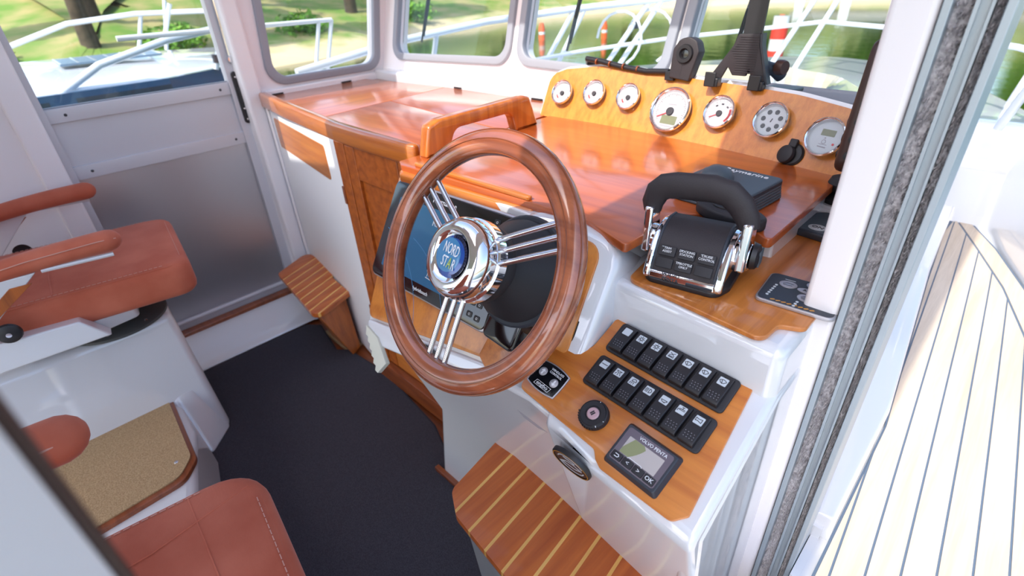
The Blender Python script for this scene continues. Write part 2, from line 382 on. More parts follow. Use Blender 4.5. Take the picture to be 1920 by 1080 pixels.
for z in (.858, .90, 1.02): screw(lp, T(.765, z, .030), .0045, steel)
tube('pull_rod', [(.768, 1.09, .03), (.772, 1.30, .03), (.775, 1.6, .03)], .007, chrome, d1)
lathe('rod_foot', [(0, .02), (.012, .02), (.014, .01), (.014, 0)], chrome, d1, n=20, mtx=T(.768, 1.085, .02))

# ================================================================== GALLEY COUNTER (port side of the helm)
PN = Vector((.742, -.109, 0)).normalized()
FPan = fr((-2.25, .832, 0), PN, (0, 0, 1))                     # white end panel: local x along it, y up, z toward the seats
gc = thing('galley_cabinet', 'white-sided galley cabinet with orange teak doors under the hinged worktop', 'cabinet', FPan)
plate('end_panel', [(0.0, 0.0), (.752, 0), (.752, .905), (0.0, .905)], -.02, 0, lining2, gc, cb=.003)
plate('teak_inlay', rrect(.062, .752, .642, .868, .012), -.002, .0025, teak, gc)
box('corner_bead', (0.0, 0, 0), (.020, .905, .010), lining, gc, bev=.005)
# cabinet face between end panel and helm
cy = .722
Fc = Matrix.Identity(4)
def inv(M): return M.inverted()
GI = FPan.inverted()
def cab_part(name, a, b, m, parent=gc, bev=.002):
    return box(name, a, b, m, parent, mtx=GI, bev=bev)
cab_part('toe_kick', (-1.51, .70, 0), (-.95, .75, .075), teak_edge)
cab_part('stile', (-1.508, cy, .075), (-1.452, .75, .905), teak_cab)
for k, (xa, xb) in enumerate(((-1.45, -1.175), (-1.172, -.93))):
    dr = cab_part('cabinet_door', (xa+.052, cy+.012, .10), (xb-.04, .75, .89), teak_cab)
    cab_part('door_stile', (xa, cy+.002, .08), (xa+.052, .752, .90), teak_cab, dr)
    cab_part('door_stile', (xb-.05, cy+.002, .08), (xb, .752, .90), teak_cab, dr)
    cab_part('door_rail', (xa+.052, cy+.004, .80), (xb-.05, .752, .90), teak_cab, dr)
    cab_part('door_rail', (xa+.052, cy+.004, .40), (xb-.05, .752, .46), teak_cab, dr)
    cab_part('door_rail', (xa+.052, cy+.004, .08), (xb-.05, .752, .15), teak, dr)
cab_part('carcass', (-1.50, .76, .02), (-1.08, 1.37, .88), teak_edge)
cab_part('base_trim', (-1.51, .706, 0), (-1.12, .722, .02), teak_edge)
for z in (.70, .25): cab_part('hinge', (-1.512, cy-.004, z), (-1.500, cy+.004, z+.06), teak_edge)
# worktop: three hinged lids and a surround
wt = thing('galley_worktop', 'varnished teak galley worktop with three flush hinged lids and rounded front rail', 'worktop', T(-1.7, .8, .905))
WI = T(1.7, -.8, -.905)
plate('substrate', [(-2.30, .83), (-1.5, .735), (-1.04, .735), (-1.04, 1.40), (-2.30, 1.40)], .905, .926, teak_edge, wt, mtx=WI)
g = .0022
plate('lid', [(-2.285, .852), (-1.70-g, .762), (-1.765-g, 1.375), (-2.285, 1.322)], .926, .934, teak_y, wt, mtx=WI, cb=.0012)
plate('lid', [(-1.70+g, .760), (-1.075, .748), (-1.075, 1.020-g), (-1.735+g, 1.087-g)], .926, .934, teak_top, wt, mtx=WI, cb=.0012)
plate('lid', [(-1.735+g, 1.087+g), (-1.075, 1.020+g), (-1.10, 1.372), (-1.765+g, 1.377)], .926, .934, teak_top, wt, mtx=WI, cb=.0012)
rail = [(-2.268, .846), (-2.262, .815), (-2.0, .778), (-1.50, .722), (-1.30, .716), (-1.105, .716), (-1.085, .726), (-1.085, .745), (-1.30, .748), (-1.50, .755), (-2.0, .812), (-2.24, .848)]
plate('front_rail', rpoly(rail, .008, 3), .900, .957, teak_trim, wt, mtx=WI, cb=.009)
for x, y, a in ((-2.287, .90, 92), (-2.287, 1.22, 92), (-1.69, 1.383, 2), (-1.262, 1.378, 2)):
    plate('lid_hinge', rrect(-.025, -.006, .025, .006, .002), .934, .940, black, wt, mtx=WI @ T(x, y, 0) @ RZ(rad(a)))
gl = box('trim_6', (-2.30, 1.378, .88), (-.19, 1.50, .966), gel, bev=.012, **S)
box('trim_7', (-2.30, .80, .88), (-2.284, 1.42, .955), lining, bev=.006, **S)
# grab rail on the boundary between worktop and dash
gh = thing('grab_handle', 'arched varnished teak grab handle between galley worktop and dash', 'handle', fr((-1.045, .72, .934), (0, 1, 0), (0, 0, 1)))
hp = rpoly([(0, 0), (.075, 0), (.10, .052), (.30, .052), (.315, 0), (.405, 0), (.372, .082), (.352, .088), (.05, .083), (.018, .072)], [.004, .004, .03, .026, .004, .004, .012, .012, .02, .012], 5)
plate('rail_loop', hp, -.017, .017, teak_trim_y, gh, cb=.007)

# ================================================================== HELM CONSOLE
hc = thing('helm_console', 'white moulded helm console with teak panels carrying wheel, displays and switches', 'console', T(-.6, .6, 0))
HI = T(.6, -.6, 0)
t31 = rad(31); FC = fr((0, .66, .90), (1, 0, 0), (0, math.sin(t31), math.cos(t31)))     # display panel plane
t28 = rad(28); FR = fr((0, .62, .794), (1, 0, 0), (0, math.cos(t28), math.sin(t28)))     # switch panel plane
HC = HI @ FC; HR = HI @ FR
def fcp(x, h, d=0): return FC @ Vector((x, h, d))
def frp(x, h, d=0): return FR @ Vector((x, h, d))
# display panel body
plate('display_housing', rpoly([(-1.075, .012), (-1.035, -.372), (-.60, -.305), (-.50, -.23), (-.50, .012)], .012), -.10, -.012, gel, hc, mtx=HC, cb=.006)
plate('display_panel', rpoly([(-1.068, .008), (-1.026, -.352), (-.60, -.282), (-.60, .016)], [.015, .02, .01, .01]), -.012, .0, teak_z, hc, mtx=HC, cb=.002)
plate('lower_lip', rpoly([(-1.03, -.360), (-.58, -.290), (-.56, -.325), (-.70, -.362), (-.95, -.402), (-1.022, -.378)], .010), -.03, -.004, gel, hc, mtx=HC, cb=.006)
tt = []
for i in range(13): tt.append((-1.018+.0075*i+(0 if i % 2 else .004), -.384-.0062*i-(.0045 if i % 2 else 0)))
plate('ribbed_edge', [(-1.020, -.374)]+tt+[(-.920, -.452), (-.905, -.425), (-.965, -.384)], -.010, .002, mat('cream_rubber', (206, 206, 192), .5), hc, mtx=HC, cb=.0008)
# steering pod
plate('steering_pod', rpoly([(-.645, .022), (-.628, -.212), (-.535, -.222), (-.405, -.226), (-.405, .012), (-.50, .026)], [.05, .02, .01, .03, .055, .03], 8), -.12, .028, gel, hc, mtx=HC, cb=.018)
plate('steering_panel', rpoly([(-.622, .004), (-.60, -.190), (-.437, -.196), (-.442, .0)], [.03, .01, .014, .03], 6), .026, .032, teak_z, hc, mtx=HC, cb=.0015)
plate('knee_panel', rpoly([(-.622, -.212), (-.535, -.218), (-.50, -.285), (-.60, -.305), (-.636, -.282)], .008), -.02, .012, teak_shelf, hc, mtx=HC, cb=.003)
# throttle shelf block
hexa('shelf_block', [(-.43, .615, .55), (-.1315, .604, .55), (-.1315, 1.25, .55), (-.43, 1.25, .55)], [(-.43, .624, .868), (-.1315, .605, .868), (-.1315, 1.25, .868), (-.43, 1.25, .868)], gel, hc, mtx=HI, bev=.016, seg=4)
plate('shelf_panel', rpoly([(-.389, .632), (-.163, .607), (-.160, .655), (-.130, .668), (-.130, 1.06), (-.235, 1.10), (-.272, 1.09), (-.30, .98), (-.40, .90), (-.415, .80)], [.018, .016, .012, .012, 0, .0, .02, .02, .02, .02]), .868, .876, teak_shelf, hc, mtx=HI, cb=.002)
plate('shelf_corner', rpoly([(-.262, 1.065), (-.13, 1.055), (-.13, 1.25), (-.24, 1.25)], .01), .868, .893, gel, hc, mtx=HI, cb=.006)
# switch block with overhanging front and kicked-in lower body, lofted across the boat
def station(xt, h, xc, zc, xf, yc=.565, back=.80):
    f0 = frp(xt, h); top = frp(xt, .0)
    f1 = f0+Vector((0, -.006, -.018))
    return [(xt, .72, .785), tuple(top), tuple(f0), tuple(f1), (xc, yc, zc), (xf, yc+.005, 0), (xf, back, 0), (xt, back, .6)]
sts = [station(-.405, -.196, -.40, .335, -.40, .540), station(-.30, -.216, -.30, .338, -.30, .527), station(-.130, -.232, -.130, .340, -.130, .506)]
def loft(name, polys, m, parent, **k):
    n = len(polys[0]); vs = [p for P in polys for p in P]; fs = [tuple(range(n))[::-1], tuple(range((len(polys)-1)*n, len(polys)*n))]
    for i in range(len(polys)-1):
        for j in range(n): fs.append((i*n+j, i*n+(j+1) % n, (i+1)*n+(j+1) % n, (i+1)*n+j))
    return finish(name, pydata(vs, fs), m, parent, **k)
loft('switch_block', sts, gel, hc, mtx=HI, bev=.012, seg=4)
low = []
for xt, yt, zt, xc, zc, xf, y2 in ((-1.0, .492, .570, -.905, .30, -.955, .568), (-.62, .500, .628, -.60, .325, -.60, .560), (-.46, .462, .690, -.45, .335, -.45, .546), (-.39, .455, .685, -.39, .335, -.39, .539)):
    low.append([(xt, yt+.10, zt+.02), (xt, yt, zt), (xc, y2, zc), (xf, y2+.005, 0), (xf, .712, 0), (xt, .712, zt+.02)])
loft('knee_body', low, gel, hc, mtx=HI, bev=.010, seg=3)
tw = [(-.475, -.085), (-.474, -.184), (-.305, -.203), (-.296, -.214), (-.283, -.222), (-.166, -.228), (-.150, -.21), (-.160, -.008), (-.172, .004), (-.385, .008), (-.398, 0), (-.404, -.07)]
plate('switch_panel', rpoly(tw, [.008, .012, .012, .004, .012, .012, .006, .008, .008, .01, .008, .02], 4), -.004, .0035, teak, hc, mtx=HR @ T(0, 0, 0), cb=.0012)
def yzplate(name, pts, x0, x1, m, parent, **k): return hexa(name, [(x0, a, b) for a, b in pts], [(x1, a, b) for a, b in pts], m, parent, **k)
yzplate('side_wall', [(.424, .672), (.470, .36), (.515, 0), (.712, 0), (.712, .790), (.62, .788)], -.158, -.128, gel, hc, mtx=HI, bev=.012, seg=4)
box('floor_strip', (-.975, .556, 0), (-.62, .572, .016), teak_edge, hc, mtx=HI, bev=.002)
lathe('foot_lamp', [(0, .012), (.010, .010), (.016, .002), (.016, 0)], chrome, hc, n=20, mtx=HI @ fr((-.80, .566, .085), (1, 0, 0), (0, 0, 1)) @ Matrix.Diagonal((1.3, .7, 1, 1)))
ov = lathe('oval_bezel', [(.028, 0), (.030, .006), (.026, .008), (.022, .004), (0, .004)], black, hc, n=32, mtx=HC @ T(-.785, -.352, -.003) @ Matrix.Diagonal((1.5, .8, 1, 1)))
lathe('lamp_dome', [(.018, 0), (.014, .009), (.006, .014), (0, .015)], chrome, ov, n=24, mtx=HC @ T(-.775, -.352, .0) @ Matrix.Diagonal((1.2, .8, 1, 1)))
# dash top
plate('dash_top', rpoly([(-1.07, .668), (-1.04, .652), (-.62, .668), (-.50, .668), (-.396, .628), (-.388, .79), (-.345, .825), (-.29, .815), (-.233, .775), (-.238, 1.145), (-.602, 1.225), (-1.07, 1.255)], [.01, .02, .02, .03, .006, .03, .02, .02, .008, 0, 0, 0]), .918, .9345, teak_top, hc, mtx=HI, cb=.002)
plate('dash_front_lip', rpoly([(-1.045, .690), (-1.052, .652), (-1.03, .638), (-.86, .648), (-.625, .662), (-.63, .684)], [.01, .015, .015, .05, .01, .005]), .892, .921, teak_trim, hc, mtx=HI, cb=.007)
plate('fiddle_strip', rpoly([(-1.005, .664), (-.640, .667), (-.640, .681), (-1.005, .680)], .006), .9345, .944, teak_trim, hc, mtx=HI, cb=.003)
hexa('dash_body', [(-1.04, .70, .56), (-.43, .70, .56), (-.41, .84, .56), (-.24, .86, .56), (-.24, 1.25, .56), (-1.04, 1.28, .56)], [(-1.04, .668, .918), (-.43, .645, .918), (-.405, .835, .918), (-.245, .835, .918), (-.245, 1.25, .918), (-1.04, 1.28, .918)], gel, hc, mtx=HI, bev=.004)
# gauge panel, gently curved
t27 = rad(27)
def gy0(x): return 1.206-.1202*(x+.602)-.1644*(x+.602)**2
def gS(x, h, d=0):
    sl = -.1202-.3288*(x+.602)
    n = Vector((sl*math.cos(t27), -math.cos(t27), math.sin(t27))).normalized()
    return Vector((x, gy0(x)+h*math.sin(t27), .933+h*math.cos(t27)))+n*d
def gF(x, h, d=0):
    sl = -.1202-.3288*(x+.602); ex = Vector((1, sl, 0)).normalized()
    n = Vector((sl*math.cos(t27), -math.cos(t27), math.sin(t27))).normalized(); ey = n.cross(ex)
    return fr(gS(x, h, d), ex, ey)
topc = [(-1.106, 0), (-1.106, .04), (-1.105, .105), (-1.095, .124), (-1.055, .140), (-.935, .156), (-.809, .155), (-.657, .147), (-.502, .144), (-.377, .140), (-.261, .127), (-.215, .118)]
def htop(x):
    if x <= -1.1055: return .10
    for (a, ha), (b, hb) in zip(topc[2:-1], topc[3:]):
        if a <= x <= b: return ha+(hb-ha)*(x-a)/(b-a)
    return topc[-1][1]
def gpanel(name, m, d0, d1, xo, ho, **k):
    xs_ = [-1.106-xo, -1.104-xo, -1.099-xo, -1.09, -1.075]+[-1.055+i*(.84/40) for i in range(41)]
    vs, fs = [], []
    for x in xs_:
        ht = htop(max(x, -1.105))+ho
        if x < -1.1055: ht = .098+ho
        for d in (d0, d1):
            for j in range(5): vs.append(gS(x, -.004+(ht+.004)*j/4, d))
    n = len(xs_)
    for i in range(n-1):
        for j in range(4):
            a = i*10+j; b = (i+1)*10+j
            fs.append((a, b, b+1, a+1)); fs.append((a+5, a+6, b+6, b+5))
        fs.append((i*10+4, (i+1)*10+4, (i+1)*10+9, i*10+9)); fs.append((i*10, i*10+5, (i+1)*10+5, (i+1)*10))
    for i in (0, n-1):
        for j in range(4): a = i*10+j; fs.append((a, a+1, a+6, a+5))
    return finish(name, pydata(vs, fs), m, hc, mtx=HI, **k)
gpanel('gauge_panel', teak_gauge, -.006, .006, 0, 0)
gpanel('gauge_backing', gel, -.05, -.005, .010, .010)
box('console_back', (-1.08, 1.27, .90), (-.18, 1.44, .985), gel, hc, mtx=HI, bev=.01)

# ================================================================== STEERING WHEEL
t314 = rad(31.4)
FWh = fr((-.551, .441, .931), (1, 0, 0), (0, math.sin(t314), math.cos(t314)))
wh = thing('steering_wheel', 'varnished wooden steering wheel with chrome hub and nine polished spokes', 'steering wheel', FWh)
nseg = 6
tube('rim', [(.185*math.cos(2*math.pi*i/96), .185*math.sin(2*math.pi*i/96), 0) for i in range(96)], .0205, rim_wood, wh, closed=True, n=20, sy=.86)
for r_, z_ in ((.186, .0178), (.1665, .0085), (.2035, .0085)):
    tube('rim_inlay', [(r_*math.cos(2*math.pi*i/96), r_*math.sin(2*math.pi*i/96), z_) for i in range(96)], .0009, teak_edge, wh, closed=True, n=6)
for a in (29, 149, 269):
    for off in (-.0185, 0, .0185):
        M = RZ(rad(a))
        tube('spoke', [(.040, off*.95, .004), (.10, off, .003), (.168, off*1.05, 0)], .0046, steel, wh, n=12, mtx=M)
lathe('hub', [(0, .026), (.028, .027), (.0375, .030), (.040, .0335), (.046, .034), (.056, .028), (.0625, .016), (.064, .004), (.0625, -.004), (.066, -.006), (.066, -.022), (.060, -.026), (0, -.026)], chrome, wh, n=64, mtx=T(0, 0, .012))
bd = lathe('badge', [(0, .0305), (.025, .0295), (.034, .0275), (.036, .026)], badge_blue, wh, n=48, mtx=T(0, 0, .0125))
lathe('badge_glow', [(0, .0006), (.022, .0004), (.026, 0)], badge_light, bd, n=40, mtx=T(-.006, .001, .0425))
strokes('badge_swoosh', [arc(0, 0, .0305, -60, 100, 20)], .005, badge_deep, bd, z=.0412, h=.0008)
text('lettering', 'NORD', .0235, white_ink, bd, mtx=T(-.001, .0098, .0438) @ RZ(rad(-4)), sx=.50)
text('lettering', 'ST', .0235, white_ink, bd, mtx=T(-.0085, -.0100, .0438) @ RZ(rad(-4)), sx=.52)
text('lettering', 'R', .0235, white_ink, bd, mtx=T(.0115, -.0112, .0438) @ RZ(rad(-4)), sx=.52)
text('lettering', 'A', .0235, lime, bd, mtx=T(.0028, -.0107, .0440) @ RZ(rad(-4)), sx=.52)
lathe('column_boot', [(0, -.01), (.060, -.01), (.064, -.02), (.062, -.035), (.052, -.05), (.055, -.058), (.085, -.10), (.092, -.13), (.094, -.165), (.088, -.178), (0, -.178)], black_soft, wh, n=48)
lathe('boot_ring', [(.0945, -.118), (.098, -.121), (.098, -.131), (.0945, -.134)], slate_d, wh, n=48)
plate('column_foot', rpoly([(-.045, -.135), (.035, -.14), (.038, -.08), (-.04, -.08)], .012), -.18, -.13, black_gloss, wh, cb=.006)
plate('mount_plate', rrect(-.075, -.10, .118, .085, .03), -.186, -.176, black, wh, cb=.003)

# ================================================================== CHART PLOTTER
cp = thing('chart_plotter', 'wide black touchscreen chart plotter with blue display behind the wheel', 'display', FC @ T(-.84, -.122, 0) @ RZ(rad(.8)))
plate('case', rrect(-.206, -.120, .206, .120, .018), .0, .016, silver, cp, cb=.004)
plate('bezel', rrect(-.202, -.116, .200, .115, .016), .012, .019, black_gloss, cp, cb=.002)
sc_ = plate('screen', rrect(-.170, -.088, .118, .080, .004), .0188, .0196, screen, cp)
for k in range(2): strokes('screen_curve', [arc(-.25+.1*k, -.25, .26, 15, 75, 16)], .0012, badge_light, sc_, z=.0196, h=.0002)
text('lettering', 'Raymarine', .018, white_ink, cp, mtx=T(-.015, .098, .0192), sx=1.05)
text('lettering', 'Raymarine', .022, icon_plate, cp, mtx=T(.012, .050, .0197))
text('lettering', 'hybridtouch', .011, white_ink, cp, mtx=T(-.010, -.102, .0192))
strokes('screen_mark', [[(-.002, -.065), (-.002, -.045), (.008, -.045)], [(-.006, -.068), (.018, -.070)], [(.004, -.062), (.004, -.052)]], .0018, icon_plate, sc_, z=.0196, h=.0002)
for (x, y) in ((.150, .096), (.170, .094), (.152, -.070), (.172, -.070), (.152, -.095), (.175, -.097)):
    kx = plate('button', rrect(x-.008, y-.006, x+.008, y+.006, .003), .0188, .0202, black, cp, cb=.0005)
    strokes('button_mark', [arc(x, y, .0022, 0, 330, 8)], .0008, white_ink, kx, z=.0202, h=.0002)

# ================================================================== ROCKER SWITCHES
def glyph(kind):
    if kind == 'lamp': return [arc(0, 0, .0024, 0, 360, 10)]+[[(.0032*math.cos(rad(a)), .0032*math.sin(rad(a))), (.0052*math.cos(rad(a)), .0052*math.sin(rad(a)))] for a in range(0, 360, 45)]
    if kind == 'air': return [[(-.004, .004), (.004, -.001)], [(.004, .004), (-.004, -.001)], arc(-.003, -.0035, .0012, 0, 360, 6), arc(0, -.0035, .0012, 0, 360, 6), arc(.003, -.0035, .0012, 0, 360, 6)]
    if kind == 'wiper': return [arc(0, -.003, .0062, 35, 145, 8), [(-.0050, .0006), (-.002, -.003), (.002, -.003), (.0050, .0006)], [(0, -.004), (-.002, .003)]]
    if kind == 'dome': return [arc(0, .003, .003, 180, 360, 8), [(-.0045, .003), (.0045, .003)], [(-.003, -.001), (-.0045, -.004)], [(0, -.0015), (0, -.0045)], [(.003, -.001), (.0045, -.004)]]
    if kind == 'deck': return [arc(.001, .001, .0035, -20, 200, 8), [(-.0025, 0), (.0042, 0)], [(-.003, -.0015), (-.0045, -.005)], [(-.0005, -.0015), (-.0015, -.005)], [(.002, -.0015), (.002, -.005)]]
    if kind == 'head': return [arc(.001, 0, .0036, -90, 90, 8), [(.001, .0036), (.001, -.0036)]]+[[(-.0055, v), (-.001, v)] for v in (-.003, -.001, .001, .003)]
    if kind == 'dish': return [arc(0, .001, .005, 200, 340, 8), [(-.0047, -.0005), (.0047, -.0005)], [(0, -.004), (.002, -.0045)]]
    if kind == 'tap': return [[(-.005, -.003), (-.005, 0), (-.002, .0015), (.005, .0015)], [(.001, .0015), (.001, .0045)], [(-.001, .0048), (.003, .0048)], [(-.003, -.0005), (.005, -.0005)]]
    if kind == 'horn': return [[(-.005, .003), (-.005, -.002), (-.002, -.001), (.004, -.003), (.004, .003), (-.002, .0018), (-.005, .003)]]
    return []
def rocker_mesh():
    prof = [(-.0245, 0), (-.0250, .0115), (-.022, .0135), (-.010, .0128), (.006, .0100), (.020, .0078), (.0245, .0066), (.0250, 0)]
    return [(-.0115, y, z) for y, z in prof], [(.0115, y, z) for y, z in prof]
def bank(F, kinds, label, group):
    b = thing('switch_bank', label, 'switches', F, group)
    plate('bank_frame', rrect(-.1025, -.0285, .1025, .0285, .007), .0, .0055, black_soft, b, cb=.002)
    for i, kd in enumerate(kinds):
        x = -.0825+i*.0275
        lo, hi = rocker_mesh()
        r = hexa('rocker', lo, hi, black, b, mtx=T(x, 0, .004), bev=.0012, seg=2)
        Mi = T(x, .0125, .0133) @ RX(rad(-9))
        plate('icon_tile', rrect(-.0066, -.0066, .0066, .0066, .0012), -.0005, .0004, icon_plate, r, mtx=Mi)
        if kd == 'word': strokes('icon', [[(-.0050+.0014*q, -.0006), (-.0046+.0014*q, .0008)] for q in range(8)], .0007, ink, r, z=.0004, h=.0003, mtx=Mi)
        elif kd: strokes('icon', glyph(kd), .0009, ink, r, z=.0004, h=.0003, mtx=Mi)
        dots = []
        for u in (-.0066, -.0022, .0022, .0066):
            for v in (-.0135, -.0095, -.0175):
                dots.append([(u+.0011*(v < -.013), v), (u+.0011*(v < -.013)+.0005, v)])
        strokes('grip_dots', dots, .0009, ink_grey, r, z=.0, h=.0003, mtx=T(x, 0, .0173) @ RX(rad(-2.5)))
    return b
bank(FR @ T(-.2785, -.0345, .0035) @ RZ(rad(-3.1)), [None, 'lamp', 'lamp', 'air', 'wiper', 'wiper', 'wiper'], 'upper row of seven black rocker switches, three marked with wipers', 'rocker switch rows')
bank(FR @ T(-.2790, -.1015, .0035) @ RZ(rad(-3.3)), ['word', 'dome', 'deck', 'head', 'dish', 'tap', 'horn'], 'lower row of seven black rocker switches ending in tap and horn icons', 'rocker switch rows')

# ------------------------------------------------------------------ engine display, windlass panel, key knob, badge
ed = thing('engine_display', 'small plum-framed engine display with four keys below the rocker switches', 'display', FR @ T(-.2375, -.1785, .0035) @ RZ(rad(-5)))
hexa('case', [(x, y, 0) for x, y in rrect(-.0455, -.0345, .0455, .0345, .005)], [(x, y, .011) for x, y in rrect(-.041, -.030, .041, .030, .004)], slate_d, ed, bev=.001)
plate('face', rrect(-.0375, -.0265, .0375, .0265, .004), .0105, .0118, plum, ed)
sc2 = plate('screen', rrect(-.029, -.012, .029, .015, .001), .0116, .0122, lcd_grey, ed)
plate('screen_segment', [(-.020, .0148)]+[(-.004-.0, .0148)]+[(.002-.001*i-.010*(i/6)**2, .0148-.0044*i) for i in range(1, 7)]+[(-.0288, -.0118), (-.0288, -.004)], .0121, .0124, lcd_green, sc2)
text('lettering', 'VOLVO PENTA', .0072, white_ink, ed, mtx=T(.006, .0205, .0120), sx=.95)
for i, s in enumerate(('', '<', '>', 'OK')):
    x = -.0275+i*.0182
    kb = plate('key', rrect(x-.0082, -.0245, x+.0082, -.0135, .0015), .0115, .0138, black_soft, ed, cb=.0005)
    if s: text('key_mark', s, .0085, white_ink, kb, mtx=T(x, -.019, .0139))
    else: strokes('key_mark', [[(x-.003, -.017), (x+.002, -.017), (x+.0035, -.019), (x+.002, -.021), (x-.003, -.021)]], .001, white_ink, kb, z=.0138, h=.0003)
strokes('key_bracket', [[(-.014, -.0128), (-.012, -.0112), (.008, -.0112), (.010, -.0128)]], .0008, white_ink, ed, z=.0122, h=.0003)
wp = thing('windlass_panel', 'black barrel-shaped windlass control panel with two silver arrow buttons', 'control panel', FR @ T(-.436, -.1475, .0035) @ RZ(rad(-6)))
def barrel(w_, h_, bx, by, n=8):
    o = []
    for i in range(n): t = -1+2*i/n; o.append((w_*t, -h_-by*(1-t*t)))
    for i in range(n): t = -1+2*i/n; o.append((w_+bx*(1-t*t), h_*t))
    for i in range(n): t = 1-2*i/n; o.append((w_*t, h_+by*(1-t*t)))
    for i in range(n): t = 1-2*i/n; o.append((-w_-bx*(1-t*t), h_*t))
    return o
plate('rim', barrel(.0310, .0225, .001, .004), 0, .0028, silver, wp, cb=.0008)
plate('face', barrel(.0290, .0205, .001, .0038), .0026, .0034, black_gloss, wp)
for x, y, s in ((-.0155, .005, 1), (.0150, -.001, -1)):
    bt = plate('button', circ(.0078, 24, x, y), .0032, .0042, silver, wp, cb=.0004)
    strokes('arrow', [[(x, y-.0045*s), (x, y+.003*s)]], .003, white_ink, bt, z=.0042, h=.0003)
    plate('arrow_head', [(x-.0045, y+.0008*s), (x+.0045, y+.0008*s), (x, y+.0056*s)], .0042, .0046, white_ink, bt)
text('lettering', 'WINDLASS\nCONTROL', .0056, white_ink, wp, mtx=T(.008, .0145, .0036))
strokes('logo_frame', [[(-.016, -.0195), (.016, -.0195), (.018, -.0115), (-.014, -.0115), (-.016, -.0195)]], .0006, white_ink, wp, z=.0034, h=.0003)
text('lettering', 'engbo', .0090, white_ink, wp, mtx=T(.0005, -.0152, .0036), sx=1.15)
kk = thing('start_knob', 'round black start knob with pink centre button on the teak panel', 'knob', FR @ T(-.3325, -.1605, .0035))
lathe('collar', [(0, .010), (.0185, .010), (.0225, .0085), (.0235, .005), (.0235, 0)], black_soft, kk, n=40)
for i in range(14): box('grip_notch', (-.001, -.0244, .002), (.001, -.0225, .009), black, kk, mtx=RZ(rad(-75+i*10)))
lathe('ring', [(.0205, .0098), (.0195, .0112), (.0125, .0112), (.0115, .0098)], black, kk, n=40)
kc = lathe('centre_button', [(0, .0122), (.0085, .0120), (.0098, .0105), (.0098, .009)], pinkish, kk, n=32)
strokes('key_mark', [[(-.003, .0015), (.003, .0015)], [(-.003, -.0015), (.003, -.0015)]], .0022, ink, kc, z=.0121, h=.0004, mtx=RZ(rad(60)))
strokes('scale_mark', [[(0, .0195), (0, .021)], [(.0195, -.003), (.021, -.003)], [(.014, -.0145), (.0155, -.016)]], .0012, white_ink, kk, z=.0098, h=.0004)
FLow = fr(frp(-.335, -.212)+Vector((0, -.004, -.034)), (1, 0, 0), (0, -.342, .94))
bdg = thing('builder_badge', 'round black builder badge with gold rim on the underside face', 'badge', FLow)
lathe('badge_rim', [(.0355, 0), (.0355, .006), (.034, .008), (.032, .0075), (.032, .004), (0, .004)], black, bdg, n=40)
strokes('gold_ring', [arc(0, 0, .0325, 0, 360, 40)], .0012, gold_ink, bdg, z=.0078, h=.0004)
lathe('badge_face', [(0, .0068), (.031, .0066), (.0312, .004)], brown_rub, bdg, n=40)
strokes('emblem', [[(-.02, -.006), (-.008, .004), (.006, .006), (.02, -.002), (.006, -.010), (-.02, -.006)], arc(0, 0, .024, 20, 160, 12), arc(0, 0, .024, 200, 340, 12), [(-.01, .016), (.01, .012)]], .0022, icon_plate, bdg, z=.0067, h=.0005)

strokes('printed_notice', [[(-.040+.002*i, .008-.0034*i), (.030-.006*i, .008-.0034*i)] for i in range(5)], .0012, ink_grey, hc, z=.0, h=.0003, mtx=HI @ fr(frp(-.425, -.200)+Vector((0, -.002, -.034)), (1, -.06, 0), (0, -.342, .94)))
# ================================================================== THROTTLE
FT = fr((-.3055, .651, .876), (math.cos(rad(10)), math.sin(rad(10)), 0), (-math.sin(rad(10)), math.cos(rad(10)), 0))
th = thing('throttle_lever', 'black and chrome engine throttle with arched grip on the teak shelf', 'throttle', FT)
plate('base_gasket', rpoly([(-.058, 0), (.052, -.002), (.064, .03), (.064, .15), (-.064, .15), (-.070, .03)], .018), 0, .009, black, th, cb=.002)
def yprof(name, prof, x0, x1, m, **k): return hexa(name, [(x0, a, b) for a, b in prof], [(x1, a, b) for a, b in prof], m, th, **k)
hump = [(.004, .012), (.006, .024), (.028, .060), (.046, .076), (.072, .085), (.098, .082), (.122, .066), (.14, .03), (.14, .012)]
yprof('hump', hump, -.054, .046, black_tex, bev=.003)
coll = [(-.001, .008), (-.001, .018), (.012, .040), (.03, .062), (.05, .076), (.074, .081), (.10, .077), (.125, .06), (.145, .026), (.145, .008)]
for x0, x1 in ((-.064, -.053), (.045, .058)): yprof('chrome_side', coll, x0, x1, chrome, bev=.004)
hexa('chrome_front', [(-.062, .002, .008), (.056, -.001, .008), (.056, .02, .008), (-.062, .02, .008)], [(-.056, .004, .021), (.050, .002, .021), (.050, .02, .021), (-.056, .02, .021)], chrome, th, bev=.003)
for x0, x1 in ((-.0545, -.050), (.042, .0465)): yprof('hump_edge', [(a, b+.0015) for a, b in hump], x0, x1, slate_d, bev=.0015)
Fb = fr((-.004, .0165, .0415), (1, 0, 0), (0, .022, .036))
for r_ in range(2):
    for c_ in range(3):
        x = -.030+c_*.030; y = .0095-r_*.019
        kb = plate('key', rrect(x-.0128, y-.0078, x+.0128, y+.0078, .0015), -.001, .0042, black_soft, th, mtx=Fb, cb=.0008)
        s = [['TRIM\nASSIST', 'DOCKING\nSTATION', 'CRUISE\nCONTROL'], ['', 'THROTTLE\nONLY', '']][r_][c_]
        if s:
            text('key_mark', s, .0050, white_ink, kb, mtx=Fb @ T(x, .0015+y, .0044))
            strokes('key_light', [[(x-.009, y+.0056), (x-.0065, y+.0056)]], .0008, icon_plate, kb, z=.0042, h=.0003, mtx=Fb)
text('lettering', 'VOLVO\nPENTA', .0085, ink, th, mtx=fr((-.020, .0018, .0155), (1, 0, 0), (0, .003, .013)), depth=.0006)
